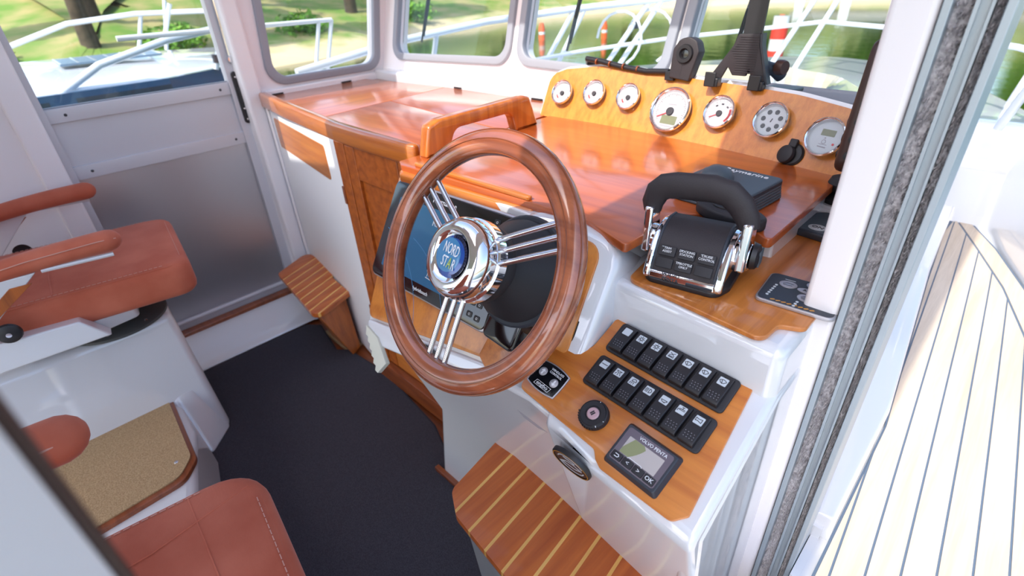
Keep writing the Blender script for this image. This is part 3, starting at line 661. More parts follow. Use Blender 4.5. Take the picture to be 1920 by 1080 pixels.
box('front_slot', (.005, -.0005, .010), (.045, .003, .0145), slate_d, th, bev=.001)
gz = [(-.079, .094), (-.080, .108), (-.074, .126), (-.062, .137), (-.044, .141), (.010, .145), (.034, .141), (.052, .126), (.064, .107), (.069, .093)]
tube('grip', [(x, .062, z) for x, z in gz], [.014, .0175, .0195, .0205, .021, .021, .0205, .0195, .0175, .014], black_tex, th, n=18, sy=.66)
for s, xx in ((-1, -.079), (1, .069)):
    hexa('lever_arm', [(xx-.007, .038, .03), (xx+.007, .038, .03), (xx+.007, .092, .03), (xx-.007, .092, .03)], [(xx-.007, .044, .106), (xx+.007, .044, .106), (xx+.007, .080, .106), (xx-.007, .080, .106)], chrome, th, bev=.004)
    lathe('pivot', [(0, .014), (.012, .013), (.021, .008), (.024, 0), (.024, -.012), (0, -.012)], chrome, th, n=32, mtx=T(xx, .066, .046) @ RY(rad(90*s)))
pk = lathe('trim_button', [(0, .012), (.012, .011), (.019, .007), (.021, 0)], black, th, n=32, mtx=T(.080, .066, .050) @ RY(rad(90)))
for i in range(8): strokes('button_groove', [[(-.012, -.010+i*.0028), (.012, -.010+i*.0028)]], .0008, slate, pk, z=.0100, h=.0022, mtx=T(.080, .066, .050) @ RY(rad(90)))

# ================================================================== THINGS ON DASH AND SHELF
Fcv = fr((-.362, .905, .9345), (math.cos(rad(-5)), math.sin(rad(-5)), 0), (-math.sin(rad(-5)), math.cos(rad(-5)), 0))
cv = thing('instrument_cover', 'slate grey ribbed silicone instrument cover with raised bump lying on dash', 'cover', Fcv)
for i in range(6): plate('cover_rib', rrect(-.072+.0006*i, -.068+.0006*i, .072-.0006*i, .068-.0006*i, .014), .0015+i*.0052, .0062+i*.0052, slate, cv, cb=.0014)
plate('cover_core', rrect(-.069, -.065, .069, .065, .012), 0, .034, slate_d, cv)
plate('cover_top', rrect(-.068, -.064, .068, .064, .012), .030, .0365, slate, cv, cb=.003)
lathe('bump', [(.031, 0), (.029, .012), (.024, .02), (.012, .0255), (0, .027)], slate, cv, n=32, mtx=T(-.016, -.020, .034))
lathe('fin', [(.018, 0), (.015, .012), (.008, .02), (0, .022)], slate_d, cv, n=24, mtx=T(-.062, -.05, .02) @ Matrix.Diagonal((1, .6, 1, 1)))
text('lettering', 'Raymarine', .019, white_ink, cv, mtx=T(.006, .046, .0367) @ RZ(rad(0)), depth=.0006, sx=1.05)
rc = thing('remote_control', 'black oval remote control with arrow and pause buttons behind the throttle', 'remote', fr((-.318, .815, .9345), (math.cos(rad(-12)), math.sin(rad(-12)), 0), (math.sin(rad(12)), math.cos(rad(12)), 0)))
plate('case', [(.066*math.cos(t)*(1.0 if math.cos(t) > 0 else .95), .030*math.sin(t)) for t in [2*math.pi*i/40 for i in range(40)]], 0, .021, black_soft, rc, cb=.005)
for x, s in ((-.012, 'tri'), (.032, 'bar')):
    b_ = plate('button', circ(.019 if s == 'tri' else .016, 24, x, 0, .78), .019, .0232, black, rc, cb=.001)
    if s == 'tri': plate('button_mark', [(x-.006, -.005), (x+.006, -.005), (x, .006)], .0231, .0236, icon_plate, b_)
    else: strokes('button_mark', [[(x-.003, -.004), (x-.003, .004)], [(x+.003, -.004), (x+.003, .004)]], .002, icon_plate, b_, z=.0231, h=.0004)
tp = thing('trim_panel', 'grey trim tab keypad with silver oval buttons on teak shelf beside doorway', 'control panel', fr((-.160, .738, .876), (math.cos(rad(4)), math.sin(rad(4)), 0), (-math.sin(rad(4)), math.cos(rad(4)), 0)))
plate('rim', rpoly([(-.056, -.040), (.05, -.040), (.05, .050), (-.058, .050)], .010), 0, .006, silver, tp, cb=.0015)
plate('face', rpoly([(-.0535, -.0375), (.0475, -.0375), (.0475, .0475), (-.0555, .0475)], .009), .0055, .0068, slate_d, tp)
for x, y in ((-.026, .020), (.008, .036), (.006, -.006)):
    bt = plate('button', circ(.0125, 28, x, y, .85), .0066, .0080, silver, tp, cb=.0004)
    strokes('button_mark', [[(x-.007, y-.001), (x-.002, y+.003), (x+.007, y+.002)], [(x-.006, y-.004), (x+.006, y-.003)]], .001, ink, bt, z=.008, h=.0003)
ob = plate('auto_button', circ(.018, 28, .006, .015, .45), .0066, .0080, silver, tp, cb=.0004)
text('lettering', 'AUTO', .0072, ink, ob, mtx=T(.006, .015, .0081))
for i in range(6): plate('indicator', circ(.0021, 10, -.040-.0005*i, .010-.0068*i), .0066, .0074, icon_plate, tp)
for i in range(3): plate('indicator', circ(.0021, 10, -.002-.0006*i, -.022-.0066*i), .0066, .0074, icon_plate, tp)
strokes('maker_mark', [[(-.034+.0075*i, -.0345), (-.030+.0075*i, -.0325)] for i in range(8)], .0028, gold_ink, tp, z=.0067, h=.0003)
strokes('heading', [[(-.034, .0355), (-.020, .0355)]], .0014, icon_plate, tp, z=.0067, h=.0003)
op = thing('thruster_panel', 'slate thruster keypad with round ON button and red arrow on the shelf', 'control panel', fr((-.208, 1.005, .876), (math.cos(rad(-8)), math.sin(rad(-8)), 0), (math.sin(rad(8)), math.cos(rad(8)), 0)))
plate('case', rpoly([(-.045, -.055), (.05, -.055), (.05, .055), (-.030, .055), (-.045, .040)], .007), 0, .012, slate_d, op, cb=.002)
plate('face', rpoly([(-.038, -.048), (.046, -.048), (.046, .050), (-.026, .050), (-.038, .038)], .006), .0115, .0125, slate, op)
ob = plate('button', circ(.0155, 28, -.008, -.028, .85), .0122, .0135, icon_plate, op, cb=.0004)
text('lettering', 'ON', .013, ink, ob, mtx=T(-.008, -.028, .0136))
plate('red_arrow', [(-.004, .016), (.018, .004), (.018, .030)], .0122, .0132, red, op)
jk = thing('joystick_knob', 'black mushroom joystick on white base beside the starboard wall', 'knob', fr((-.226, 1.105, .893)))
lathe('base', [(0, .004), (.034, .004), (.036, 0)], gel, jk, n=32)
lathe('boot', [(.026, .002), (.027, .012), (.018, .022), (.010, .026), (0, .026)], black, jk, n=32)
lathe('knob_cap', [(.010, .022), (.022, .030), (.026, .042), (.022, .052), (.010, .057), (0, .058)], black_soft, jk, n=32)
hs = thing('radio_handset', 'dark brown radio handset with bumpy keys hung beside the doorway post', 'handset', fr((-.194, .995, 1.10), (0, .98, -.2), (0, .2, .98)))
plate('body', rpoly([(-.028, -.105), (.028, -.105), (.030, .095), (-.030, .095)], .02), -.024, .024, brown_rub, hs, mtx=Matrix.Rotation(0, 4, 'X'), cb=.010)
for i in range(7): lathe('key_bump', [(.0075, 0), (.0065, .004), (0, .005)], black, hs, n=14, mtx=T(-.008+.002*i, -.078+.026*i, -.0225) @ RX(rad(180)))
box('wall_bracket', (-.012, -.05, .02), (.012, .03, .075), black, hs, bev=.003)
for i in range(7): lathe('key_bump', [(.0075, 0), (.0065, .004), (0, .005)], black, hs, n=14, mtx=T(-.026, -.078+.026*i, -.006) @ RY(rad(-90)))

# ================================================================== GAUGES
def gauge(x, h, R, label, kind, name='gauge'):
    g_ = thing(name, label, 'gauge', gF(x, h, .006), 'gauges on the dash panel')
    lathe('bezel', [(R*.86, 0), (R*.90, .010), (R*.98, .013), (R, .016), (R*.985, .0205), (R*.93, .022), (R*.87, .020), (R*.83, .0145), (R*.82, .012)], chrome, g_, n=56)
    dl = lathe('dial', [(0, .0125), (R*.84, .0125), (R*.84, .010)], dial if kind not in ('warn', 'lcd') else icon_plate, g_, n=48)
    z = .0125
    if kind in ('small', 'mid', 'tach'):
        tick = []
        n_ = {'small': 7, 'mid': 15, 'tach': 40}[kind]
        for i in range(n_):
            a = rad(220-260*i/(n_-1)); r0 = R*(.62 if i % 5 == 0 else .68); tick.append([(r0*math.cos(a), r0*math.sin(a)), (R*.74*math.cos(a), R*.74*math.sin(a))])
        strokes('tick_marks', tick, R*.018, ink_grey if kind == 'small' else ink, dl, z=z, h=.0003)
        cx, cy = (0, -R*.06)
        lathe('needle_hub', [(0, .005), (R*.17, .0045), (R*.19, .002), (R*.19, 0)], ink, dl, n=24, mtx=T(cx, cy, z))
        an = 212 if kind != 'small' else 235
        if kind == 'small': strokes('red_band', [arc(0, 0, R*.55, 205, 235, 6)], R*.10, red, dl, z=z, h=.0004)
        else: strokes('needle', [[(cx+R*.15*math.cos(rad(an)), cy+R*.15*math.sin(rad(an))), (R*.66*math.cos(rad(an)), R*.66*math.sin(rad(an)))]], R*.05, red, dl, z=z+.0015, h=.0006)
        if kind == 'mid': strokes('red_band', [arc(0, 0, R*.66, -42, 20, 12)], R*.12, red, dl, z=z, h=.0004)
        if kind == 'tach':
            plate('lcd_window', rrect(-R*.34, -R*.62, R*.46, -R*.24, R*.02), z, z+.0006, lcd, dl)
            strokes('dial_print', [[(-R*.22, R*.25), (R*.22, R*.25)], [(-R*.3, -R*.70), (R*.3, -R*.72)]], R*.04, ink_grey, dl, z=z, h=.0003)
        if kind == 'mid':
            strokes('dial_print', [[(-R*.05, R*.5), (R*.06, R*.5)], [(R*.34, R*.38), (R*.42, R*.34)], [(-R*.38, R*.34), (-R*.3, R*.38)]], R*.10, ink, dl, z=z, h=.0003)
    elif kind == 'warn':
        for i in range(7): plate('warning_lamp', circ(R*.135, 18, R*.50*math.cos(rad(90-18+360*i/7)), R*.50*math.sin(rad(90-18+360*i/7))), z, z+.0006, grey_disc, dl)
        strokes('centre_mark', [[(-R*.02, -R*.09), (R*.03, R*.10)]], R*.06, ink, dl, z=z, h=.0003)
    else:
        plate('lcd_window', rrect(-R*.30, R*.08, R*.40, R*.40, R*.02), z, z+.0006, lcd, dl)
        strokes('drop_icon', [arc(0, -R*.22, R*.10, 0, 360, 10), [(-R*.2, -R*.36), (R*.2, -R*.36)], [(-R*.04, -R*.06), (0, 0), (R*.04, -R*.06)]], R*.03, ink_grey, dl, z=z, h=.0003)
        plate('red_lamp', circ(R*.06, 14, R*.50, -R*.28), z, z+.0008, red, dl)
        strokes('dial_print', [[(-R*.2, -R*.48), (R*.2, -R*.50)]], R*.06, ink_grey, dl, z=z, h=.0003)
    lathe('lens', [(0, .0165), (R*.84, .0165), (R*.84, .0160), (0, .0160)], gauge_glass, g_, n=40)
gauge(-1.036, .068, .0350, 'small white gauge next to the rounded port end of teak gauge panel', 'small')
gauge(-.922, .078, .0350, 'small white gauge between the end gauge and the one by the tachometer', 'small')
gauge(-.806, .079, .0350, 'small white gauge directly beside the large tachometer', 'small')
gauge(-.667, .062, .0560, 'large white tachometer with olive display window and red needle', 'tach', 'tachometer')
gauge(-.535, .075, .0385, 'mid-sized white gauge with thick red arc below the tablet holder', 'mid')
gauge(-.409, .077, .0385, 'silver round warning gauge with a ring of seven dark dots', 'warn', 'warning_gauge')
gauge(-.288, .064, .0390, 'silver round gauge with small rectangular display and red dot', 'lcd', 'tank_gauge')
sk = thing('power_socket', 'black twelve volt socket with hinged rubber cap on the gauge panel', 'socket', gF(-.344, .020, .006))
lathe('flange', [(0, .006), (.020, .006), (.0235, .003), (.0235, 0)], black, sk, n=32)
lathe('cap', [(0, .010), (.012, .010), (.018, .007), (.0195, .002), (.0195, 0)], black_soft, sk, n=32, mtx=T(-.010, -.003, .006) @ RY(rad(-14)))
box('cap_strap', (-.013, .012, .004), (.004, .030, .013), black_soft, sk, bev=.003)

# ------------------------------------------------------------------ tablet holder and microphone on panel top
tm = thing('tablet_holder', 'black ribbed tablet holder on a strap arm over the gauge panel', 'holder', fr((0, 1.185, 0), (1, 0, 0), (0, .06, 1)))
pl = rpoly([(-.537, 1.172), (-.490, 1.174), (-.487, 1.150), (-.458, 1.075), (-.490, 1.070), (-.500, 1.108), (-.505, 1.087), (-.536, 1.087), (-.550, 1.105), (-.563, 1.076), (-.588, 1.082), (-.545, 1.148)], [.003, .003, .004, .004, .003, .002, .002, .002, .002, .003, .003, .006], 3)
plate('back_plate', pl, -.004, .004, black_tex, tm, cb=.001)
for i in range(16): box('plate_rib', (-.548+.004*min(abs(i-9), 4), 1.094+i*.0048, .0038), (-.488-.0012*(i > 10), 1.096+i*.0048, .0052), black_tex, tm)
plate('side_flange', [(-.489, 1.172), (-.485, 1.150), (-.457, 1.072), (-.453, 1.074), (-.481, 1.152), (-.484, 1.175)], -.016, .006, slate_d, tm)
for x in (-.577, -.474):
    ft = box('clamp_foot', (x-.018, 1.060, -.004), (x+.016, 1.080, .018), black, tm, bev=.003)
    box('clamp_lip', (x-.016, 1.060, .016), (x+.010, 1.092, .021), black, ft, bev=.002)
plate('strap_arm', [(-.531, 1.165), (-.490, 1.165), (-.487, 1.955), (-.524, 1.955)], -.010, -.004, black, tm)
tube('swivel', [(-.505, 1.105, -.004), (-.492, 1.108, -.030), (-.468, 1.100, -.055), (-.455, 1.085, -.075)], .014, slate_d, tm, n=14)
lathe('swivel_knob', [(0, .012), (.014, .012), (.016, .006), (.016, -.006), (0, -.006)], brown_rub, tm, n=20, mtx=T(-.452, 1.105, -.05) @ RY(rad(70)))
box('mount_foot', (-.485, 1.050, -.125), (-.415, 1.060, -.06), slate_d, tm, bev=.003)
mc = thing('microphone_clip', 'dark brown tombstone-shaped clip with round socket standing behind the panel', 'clip', fr((-.662, 1.275, 1.065), (1, 0, 0), (0, .1, 1)))
plate('body', rpoly([(-.040, .0), (.014, -.006), (.030, .062), (.020, .086), (0, .094), (-.024, .088), (-.038, .066)], [.003, .003, .01, .02, .02, .02, .01], 5), -.016, .018, black_tex, mc, cb=.003)
lathe('ring', [(.0095, .0), (.0125, .006), (.020, .006), (.022, .0)], black, mc, n=32, mtx=T(-.005, .056, .018))
lathe('socket_core', [(0, .002), (.0095, .001), (.0095, 0)], black_gloss, mc, n=24, mtx=T(-.005, .056, .018))
strokes('body_seam', [[(-.010, .002), (-.008, .032)]], .0008, black, mc, z=.018, h=.0003)
box('clip_foot', (-.055, -.008, -.012), (-.030, .014, .012), black, mc, bev=.002)
tube('cable', [(-.05, .012, 0), (-.12, .008, -.005), (-.20, .014, -.01), (-.27, .024, -.01), (-.322, .028, -.012), (-.334, .018, -.03), (-.30, .006, -.06), (-.28, -.02, -.11)], .0075, black, mc, n=10)
for i in range(5): tube('cable_tie', [(-.10-.045*i, .0085+.0035*i, -.006), (-.104-.045*i, .009+.0035*i, -.006)], .0082, teak_edge, mc, n=10)

# ================================================================== STEPS
def striped_step(parent, poly, z0, z1, xs, wd, mtx=None, M2=None):
    """boards and pale strips cut from one outline; xs are strip centres"""
    P = poly; e = [min(p[0] for p in P)-.01]+[v for x in xs for v in (x-wd/2, x+wd/2)]+[max(p[0] for p in P)+.01]
    for i in range(len(e)-1):
        Q = clipx(P, e[i], e[i+1]); Q = [q for k, q in enumerate(Q) if (Vector(q)-Vector(Q[k-1])).length > 1e-5]
        if len(Q) < 3: continue
        strip = i % 2 == 1
        plate('maple_strip' if strip else 'plank', Q, z0, z1-(.0002 if strip else 0), step_line if strip else step_wood, parent, mtx=mtx, cb=0 if strip else .0003)
hs_ = thing('helm_step', 'teak step with pale inlaid strips below the helm console, white base', 'step', T(-.42, .45, 0))
SI = T(.42, -.45, 0)
outl = rpoly([(-.668, .566), (-.640, .395), (-.585, .362), (-.125, .308), (-.125, .566)], [.008, .03, .03, .004, .004], 6)
sk_ = .10     # the boards run a little off the boat's axis
SH = Matrix(((1, -sk_, 0, 0), (0, 1, 0, 0), (0, 0, 1, 0), (0, 0, 0, 1)))
outs = [(x+sk_*(y-.45), y) for x, y in outl]
striped_step(hs_, outs, .338, .356, [-.655+.0535*i for i in range(1, 11)], .0065, mtx=SI @ T(0, 0, 0) @ Matrix(((1, -sk_, 0, sk_*.45), (0, 1, 0, 0), (0, 0, 1, 0), (0, 0, 0, 1))))
hexa('step_base', [(-.640, .560, 0), (-.615, .43, 0), (-.56, .40, 0), (-.125, .36, 0), (-.125, .560, 0)], [(-.650, .560, .338), (-.622, .405, .338), (-.575, .375, .338), (-.125, .322, .338), (-.125, .560, .338)], gel, hs_, mtx=SI, bev=.008)
ps = thing('corner_step', 'small notched teak step with pale strips in the corner by the port door', 'step', T(-1.92, .70, 0))
PI_ = T(1.92, -.70, 0)
pp = rpoly([(-2.125, .632), (-1.672, .577), (-1.738, .758), (-1.905, .772), (-1.955, .808), (-2.225, .820)], [.03, .03, .012, .006, .006, .03], 5)
shp = -.42
ppl = [(x-shp*(y-.7), y) for x, y in pp]
striped_step(ps, ppl, .236, .254, [-2.085+.0505*i for i in range(8)], .0075, mtx=PI_ @ Matrix(((1, shp, 0, -shp*.7), (0, 1, 0, 0), (0, 0, 1, 0), (0, 0, 0, 1))))
hexa('riser', [(-1.90, .70, 0), (-1.69, .69, 0), (-1.72, .74, 0), (-1.90, .76, 0)], [(-1.90, .62, .236), (-1.70, .60, .236), (-1.76, .745, .236), (-1.91, .765, .236)], teak_cab, ps, mtx=PI_, bev=.002)

# ================================================================== SEATS AND THEIR BASES
pb = thing('seat_pedestal', 'white moulded pedestal box carrying the port seat', 'pedestal', T(-1.9, -.1, 0))
BI = T(1.9, .1, 0)
hexa('pedestal_body', [(-2.05, -.8, 0), (-1.655, -.8, 0), (-1.655, .19, 0), (-2.05, .22, 0)], [(-2.05, -.8, .452), (-1.735, -.8, .452), (-1.735, .175, .452), (-2.05, .20, .452)], gel, pb, mtx=BI, bev=.022, seg=5)
hexa('fillet', [(-1.70, .02, 0), (-1.60, .05, 0), (-1.575, .102, 0), (-1.66, .185, 0), (-1.70, .19, 0)], [(-1.735, .02, .24), (-1.70, .05, .19), (-1.69, .08, .19), (-1.70, .14, .22), (-1.735, .16, .24)], gel, pb, mtx=BI, bev=.012, seg=4)
lathe('swivel_disc', [(.138, 0), (.138, .008), (.130, .012), (0, .012)], grey_disc, pb, n=56, mtx=BI @ T(-1.835, .047, .452))
for a in (-70, -20, 30): screw(pb, BI @ T(-1.835+.118*math.cos(rad(a)), .047+.118*math.sin(rad(a)), .464), .005)
pf = thing('hatch_platform', 'low white platform with beige carpeted hatch between the seats', 'platform', T(-1.4, -.3, 0))
QI = T(1.4, .3, 0)
hexa('platform_body', [(-1.70, -.9, 0), (-.62, -.9, 0), (-.62, -.02, 0), (-1.20, .02, 0), (-1.50, .095, 0), (-1.70, .10, 0)], [(-1.74, -.9, .168), (-.66, -.9, .168), (-.66, -.05, .168), (-1.25, -.005, .168), (-1.52, .078, .168), (-1.74, .085, .168)], gel, pf, mtx=QI, bev=.02, seg=4)
hp_ = rpoly([(-1.728, .074), (-1.378, .046), (-1.318, -.004), (-1.30, -.5), (-1.76, -.5)], [.015, .05, .05, .01, .01], 6)
hp2 = rpoly([(-1.722, .062), (-1.392, .036), (-1.336, -.010), (-1.315, -.49), (-1.755, -.49)], [.015, .05, .05, .01, .01], 6)
hb_ = plate('hatch_frame', hp_, .166, .182, teak_edge, pf, mtx=QI, cb=.003)
hcv = plate('hatch_carpet', hp2, .178, .186, beige, pf, mtx=QI)
for x, y in ((-1.70, .05), (-1.40, -.0)): screw(hcv, QI @ T(x, y, .186), .006)
def seat(name, label, F, cush, zc, arms, back=True, seamy=True, bracket=True):
    s_ = thing(name, label, 'chair', F)
    c_ = plate('seat_cushion', cush, zc-.105, zc, suede, s_, cb=.024)
    cx = sum(p[0] for p in cush)/len(cush); cy_ = sum(p[1] for p in cush)/len(cush)
    ins = [(cx+(x-cx)*.955, cy_+(y-cy_)*.955) for x, y in cush]
    tube('seam', [(x, y, zc-.0055) for x, y in ins], .0026, suede, c_, closed=True, n=6)
    ins2 = [(cx+(x-cx)*.935, cy_+(y-cy_)*.935) for x, y in cush]
    for i in range(0, len(ins2)):
        a = Vector(ins2[i]); b = Vector(ins2[(i+1) % len(ins2)])
        n_ = max(1, int((b-a).length/.012))
        if n_ > 1: strokes('stitching', [[tuple(a+(b-a)*(j+.15)/n_), tuple(a+(b-a)*(j+.8)/n_)] for j in range(n_)], .0014, stitch, c_, z=zc-.0004, h=.0010)
    return s_, c_
# port seat
F1 = T(-1.88, .027, .464) @ RZ(rad(-9))
cu1 = rpoly([(-.225, -.27), (.225, -.27), (.236, .270), (-.226, .262)], [.05, .05, .05, .055], 6)
s1, c1 = seat('swivel_chair', 'terracotta suede swivel seat with armrests on the white pedestal beside port door', F1, cu1, .186, None)
tube('cushion_piping', [(-.21, -.06, .1845), (-.05, -.068, .186), (.10, -.06, .186), (.21, -.05, .1845)], .0025, suede, c1, n=6)
plate('seat_pan', rpoly([(-.20, -.27), (.215, -.27), (.215, .02), (.19, .10), (-.18, .10)], .02), .045, .085, gel, s1, cb=.004)
lathe('swivel_post', [(.075, 0), (.07, .01), (.05, .02), (.05, .05), (.075, .06), (0, .06)], steel, s1, n=32)
hexa('side_plate', [(.222, -.36, .035), (.262, -.36, .035), (.262, .03, .050), (.222, .03, .050)], [(.222, -.36, .125), (.262, -.36, .125), (.262, -.02, .115), (.222, -.02, .115)], gel, s1, bev=.004)
bk = plate('backrest', rrect(-.21, 0, .21, .62, .07), -.05, .05, suede, s1, mtx=fr((0, -.275, .15), (1, 0, 0), (0, -.22, .975)), cb=.035)
def pad_tube(name, p0, p1, bow, r, parent, sy=.8):
    P, rs = [], []; a = Vector(p0); b = Vector(p1); L = (b-a).length
    for i in range(25):
        t = i/24; s = .5-.5*math.cos(math.pi*t) if False else t
        s = t*t*(3-2*t); q = a.lerp(b, s)+Vector((0, 0, bow*math.sin(math.pi*s)))
        e = min(s*L, (1-s)*L)/(r*.9); rs.append(max(r*math.sqrt(max(1-(1-min(e, 1))**2, 0)), r*.05)*(.88+.12*s)); P.append(q)
    return tube(name, P, rs, suede, parent, n=22, sy=sy)
def armrest(parent, x, y0, y1, z, side, bracket=True):
    pad = pad_tube('armrest_pad', (x, y0, z-.03), (x, y1, z), .008, .034, parent)
    tube('pad_seam', [(x+side*.0295, y0+.03, z-.012), (x+side*.0315, (y0+y1)/2, z+.006), (x+side*.0325, y1-.05, z+.012), (x+side*.024, y1-.010, z+.008)], .0013, stitch, pad, n=6)
    if bracket:
        b_ = hexa('arm_bracket', [(x+side*.004, y0-.06, .10), (x+side*.004, y0+.0, .10), (x+side*.004, y1-.19, z-.028), (x+side*.004, y1-.27, z-.028)], [(x+side*.024, y0-.06, .10), (x+side*.024, y0+.0, .10), (x+side*.024, y1-.19, z-.028), (x+side*.024, y1-.27, z-.028)], gel, parent, bev=.003)
        hexa('bracket_inlay', [(x+side*.024, y0-.045, .11), (x+side*.024, y0-.012, .11), (x+side*.024, y1-.205, z-.05), (x+side*.024, y1-.25, z-.05)], [(x+side*.027, y0-.045, .11), (x+side*.027, y0-.012, .11), (x+side*.027, y1-.205, z-.05), (x+side*.027, y1-.25, z-.05)], teak_cab, b_, bev=.001)
        tube('bracket_brace', [(x+side*.014, y1-.18, z-.03), (x+side*.014, y1-.03, z-.034)], .006, gel, b_, n=8)
        kn = lathe('pivot_knob', [(0, .012), (.014, .012), (.024, .008), (.026, 0)], black, parent, n=24, mtx=T(x+side*.026, y0+.100, .145) @ RY(rad(90*side)))
        lathe('knob_screw', [(0, .014), (.006, .0135), (.006, .012)], steel, kn, n=12, mtx=T(x+side*.026, y0+.100, .145) @ RY(rad(90*side)))
armrest(s1, .245, -.25, .146, .304, 1)
armrest(s1, -.300, -.26, .100, .304, -1)
# driver's seat, nearest the doorway
F2 = T(-.545, -.20, .17) @ RZ(rad(-7))
cu2 = rpoly([(-.275, -.30), (.275, -.30), (.275, .262), (-.270, .268)], [.06, .06, .06, .075], 7)
s2, c2 = seat('driver_chair', 'terracotta suede seat with rounded corner directly behind the steering wheel', F2, cu2, .435, None)
tube('cushion_seam', [(-.215, .245, .434), (-.18, .10, .436), (-.17, -.05, .436), (-.17, -.28, .434)], .0016, suede, c2, n=6)
tube('cushion_seam', [(-.255, .16, .434), (0, .175, .436), (.255, .16, .434)], .0016, suede, c2, n=6)
plate('seat_pan', rrect(-.24, -.27, .24, .22, .03), .295, .332, gel, s2, cb=.004)
lathe('seat_column', [(.16, 0), (.16, .012), (.06, .03), (.055, .26), (.10, .295), (0, .295)], steel, s2, n=40)
plate('backrest', rrect(-.25, 0, .25, .62, .07), -.05, .05, suede, s2, mtx=fr((0, -.34, .42), (1, 0, 0), (0, -.22, .975)), cb=.035)
pad = pad_tube('armrest_pad', (-.290, -.32, .600), (-.284, .098, .612), .004, .040, s2)
tube('pad_seam', [(-.254, -.25, .616), (-.249, -.02, .627), (-.246, .036, .628), (-.253, .071, .626), (-.266, .087, .623)], .0014, stitch, pad, n=6)
hexa('arm_bracket', [(-.30, -.30, .30), (-.285, -.30, .30), (-.285, -.22, .30), (-.30, -.22, .30)], [(-.30, -.20, .60), (-.285, -.20, .60), (-.285, -.06, .60), (-.30, -.06, .60)], gel, s2, bev=.003)

# ================================================================== OUTSIDE: own decks and rails
dk = thing('fore_deck', 'white moulded foredeck ahead of the windscreen', 'deck', T(-1.15, 2.4, .7), kind='structure')
DI = T(1.15, -2.4, -.7)
DZ = .735
foot = rpoly([(-2.95, 1.2), (-2.42, 1.2), (-2.42, 1.56), (-.2, 1.56), (-.2, 2.72), (.10, 2.72), (.0, 2.95), (-.30, 3.6), (-.80, 4.15), (-1.15, 4.30), (-1.50, 4.15), (-2.0, 3.6), (-2.5, 2.85), (-2.85, 2.0)], [0, 0, 0, 0, .02, .05, .3, .6, .4, .3, .4, .6, .6, .4], 5)
plate('deck_shell', foot, -.30, DZ, gel, dk, mtx=DI, cb=.03)
hexa('trunk_top', [(-1.95, 1.56, DZ), (-.35, 1.56, DZ), (-.62, 3.1, DZ), (-1.15, 3.45, DZ), (-1.68, 3.1, DZ)], [(-1.85, 1.60, .90), (-.45, 1.60, .90), (-.72, 2.9, .83), (-1.15, 3.2, .82), (-1.58, 2.9, .83)], gel, dk, mtx=DI, bev=.04, seg=4)
hexa('side_ramp', [(-.2, 2.60, .30), (.02, 2.60, .30), (.10, 2.8, .30), (-.2, 2.8, .30)], [(-.2, 2.66, .41), (.02, 2.66, .41), (.10, 2.8, .733), (-.2, 2.8, .733)], gel, dk, mtx=DI, bev=.02)
sd = thing('side_deck', 'white side deck outside the open doorway', 'deck', T(.15, 1.2, .3), kind='structure')
DS = T(-.15, -1.2, -.3)
ZS = .36
plate('deck_base', [(-.04, -1.6), (.52, -1.6), (.50, 1.2), (.40, 1.9), (.10, 2.72), (-.21, 2.72), (-.21, 1.5), (-.04, .81)], -.30, ZS-.012, gel, sd, mtx=DS)
plate('coaming', [(-.052, .815), (-.020, .815), (-.022, 1.2), (-.092, 2.0), (-.132, 2.72), (-.2, 2.72), (-.2, 1.56), (-.14, 1.55), (-.060, .9)], ZS-.02, ZS+.05, gel, sd, mtx=DS, cb=.008)
bw = []
for y, xi, zt in ((-1.6, .33, .50), (1.2, .318, .56), (1.75, .255, .60), (2.13, .155, .64), (2.42, .055, .68), (2.74, -.055, .725)):
    bw.append([(xi, y, ZS-.03), (xi+.05, y, zt), (xi+.17, y, zt), (xi+.20, y, -.30), (xi+.05, y, -.30)])
loft('bulwark', bw, gel, sd, mtx=DS, bev=.02)
tp_out = rpoly([(-.012, .2), (.262, .2), (.258, 1.2), (.195, 1.74), (.095, 2.11), (-.008, 2.39), (-.112, 2.66), (-.120, 2.5), (-.085, 2.0), (-.016, 1.2)], [0, 0, .3, .3, .3, .3, 0, 0, .2, .2])
plate('caulk_bed', [(-.018, .19), (.322, .19), (.318, 1.2), (.255, 1.76), (.150, 2.15), (.045, 2.44), (-.085, 2.72), (-.128, 2.72), (-.126, 2.5), (-.090, 2.0), (-.020, 1.2)], ZS-.012, ZS-.002, caulk, sd, mtx=DS)
shd = .06
for i in range(11):
    x0 = -.20+i*.0475
    Q = clipx([(x+shd*(y-1), y) for x, y in tp_out], x0, x0+.0435)
    Q = [(x-shd*(y-1), y) for x, y in Q]
    Q = [q for k, q in enumerate(Q) if (Vector(q)-Vector(Q[k-1])).length > 1e-4]
    if len(Q) >= 3: plate('plank', Q, ZS-.004, ZS, deck_teak, sd, mtx=DS)
plate('margin_plank', [(.266, .2), (.262, 1.2), (.199, 1.75), (.099, 2.12), (-.004, 2.40), (-.108, 2.67), (-.085, 2.70), (.040, 2.43), (.145, 2.14), (.248, 1.77), (.312, 1.2), (.316, .2)], ZS-.004, ZS, deck_teak, sd, mtx=DS)
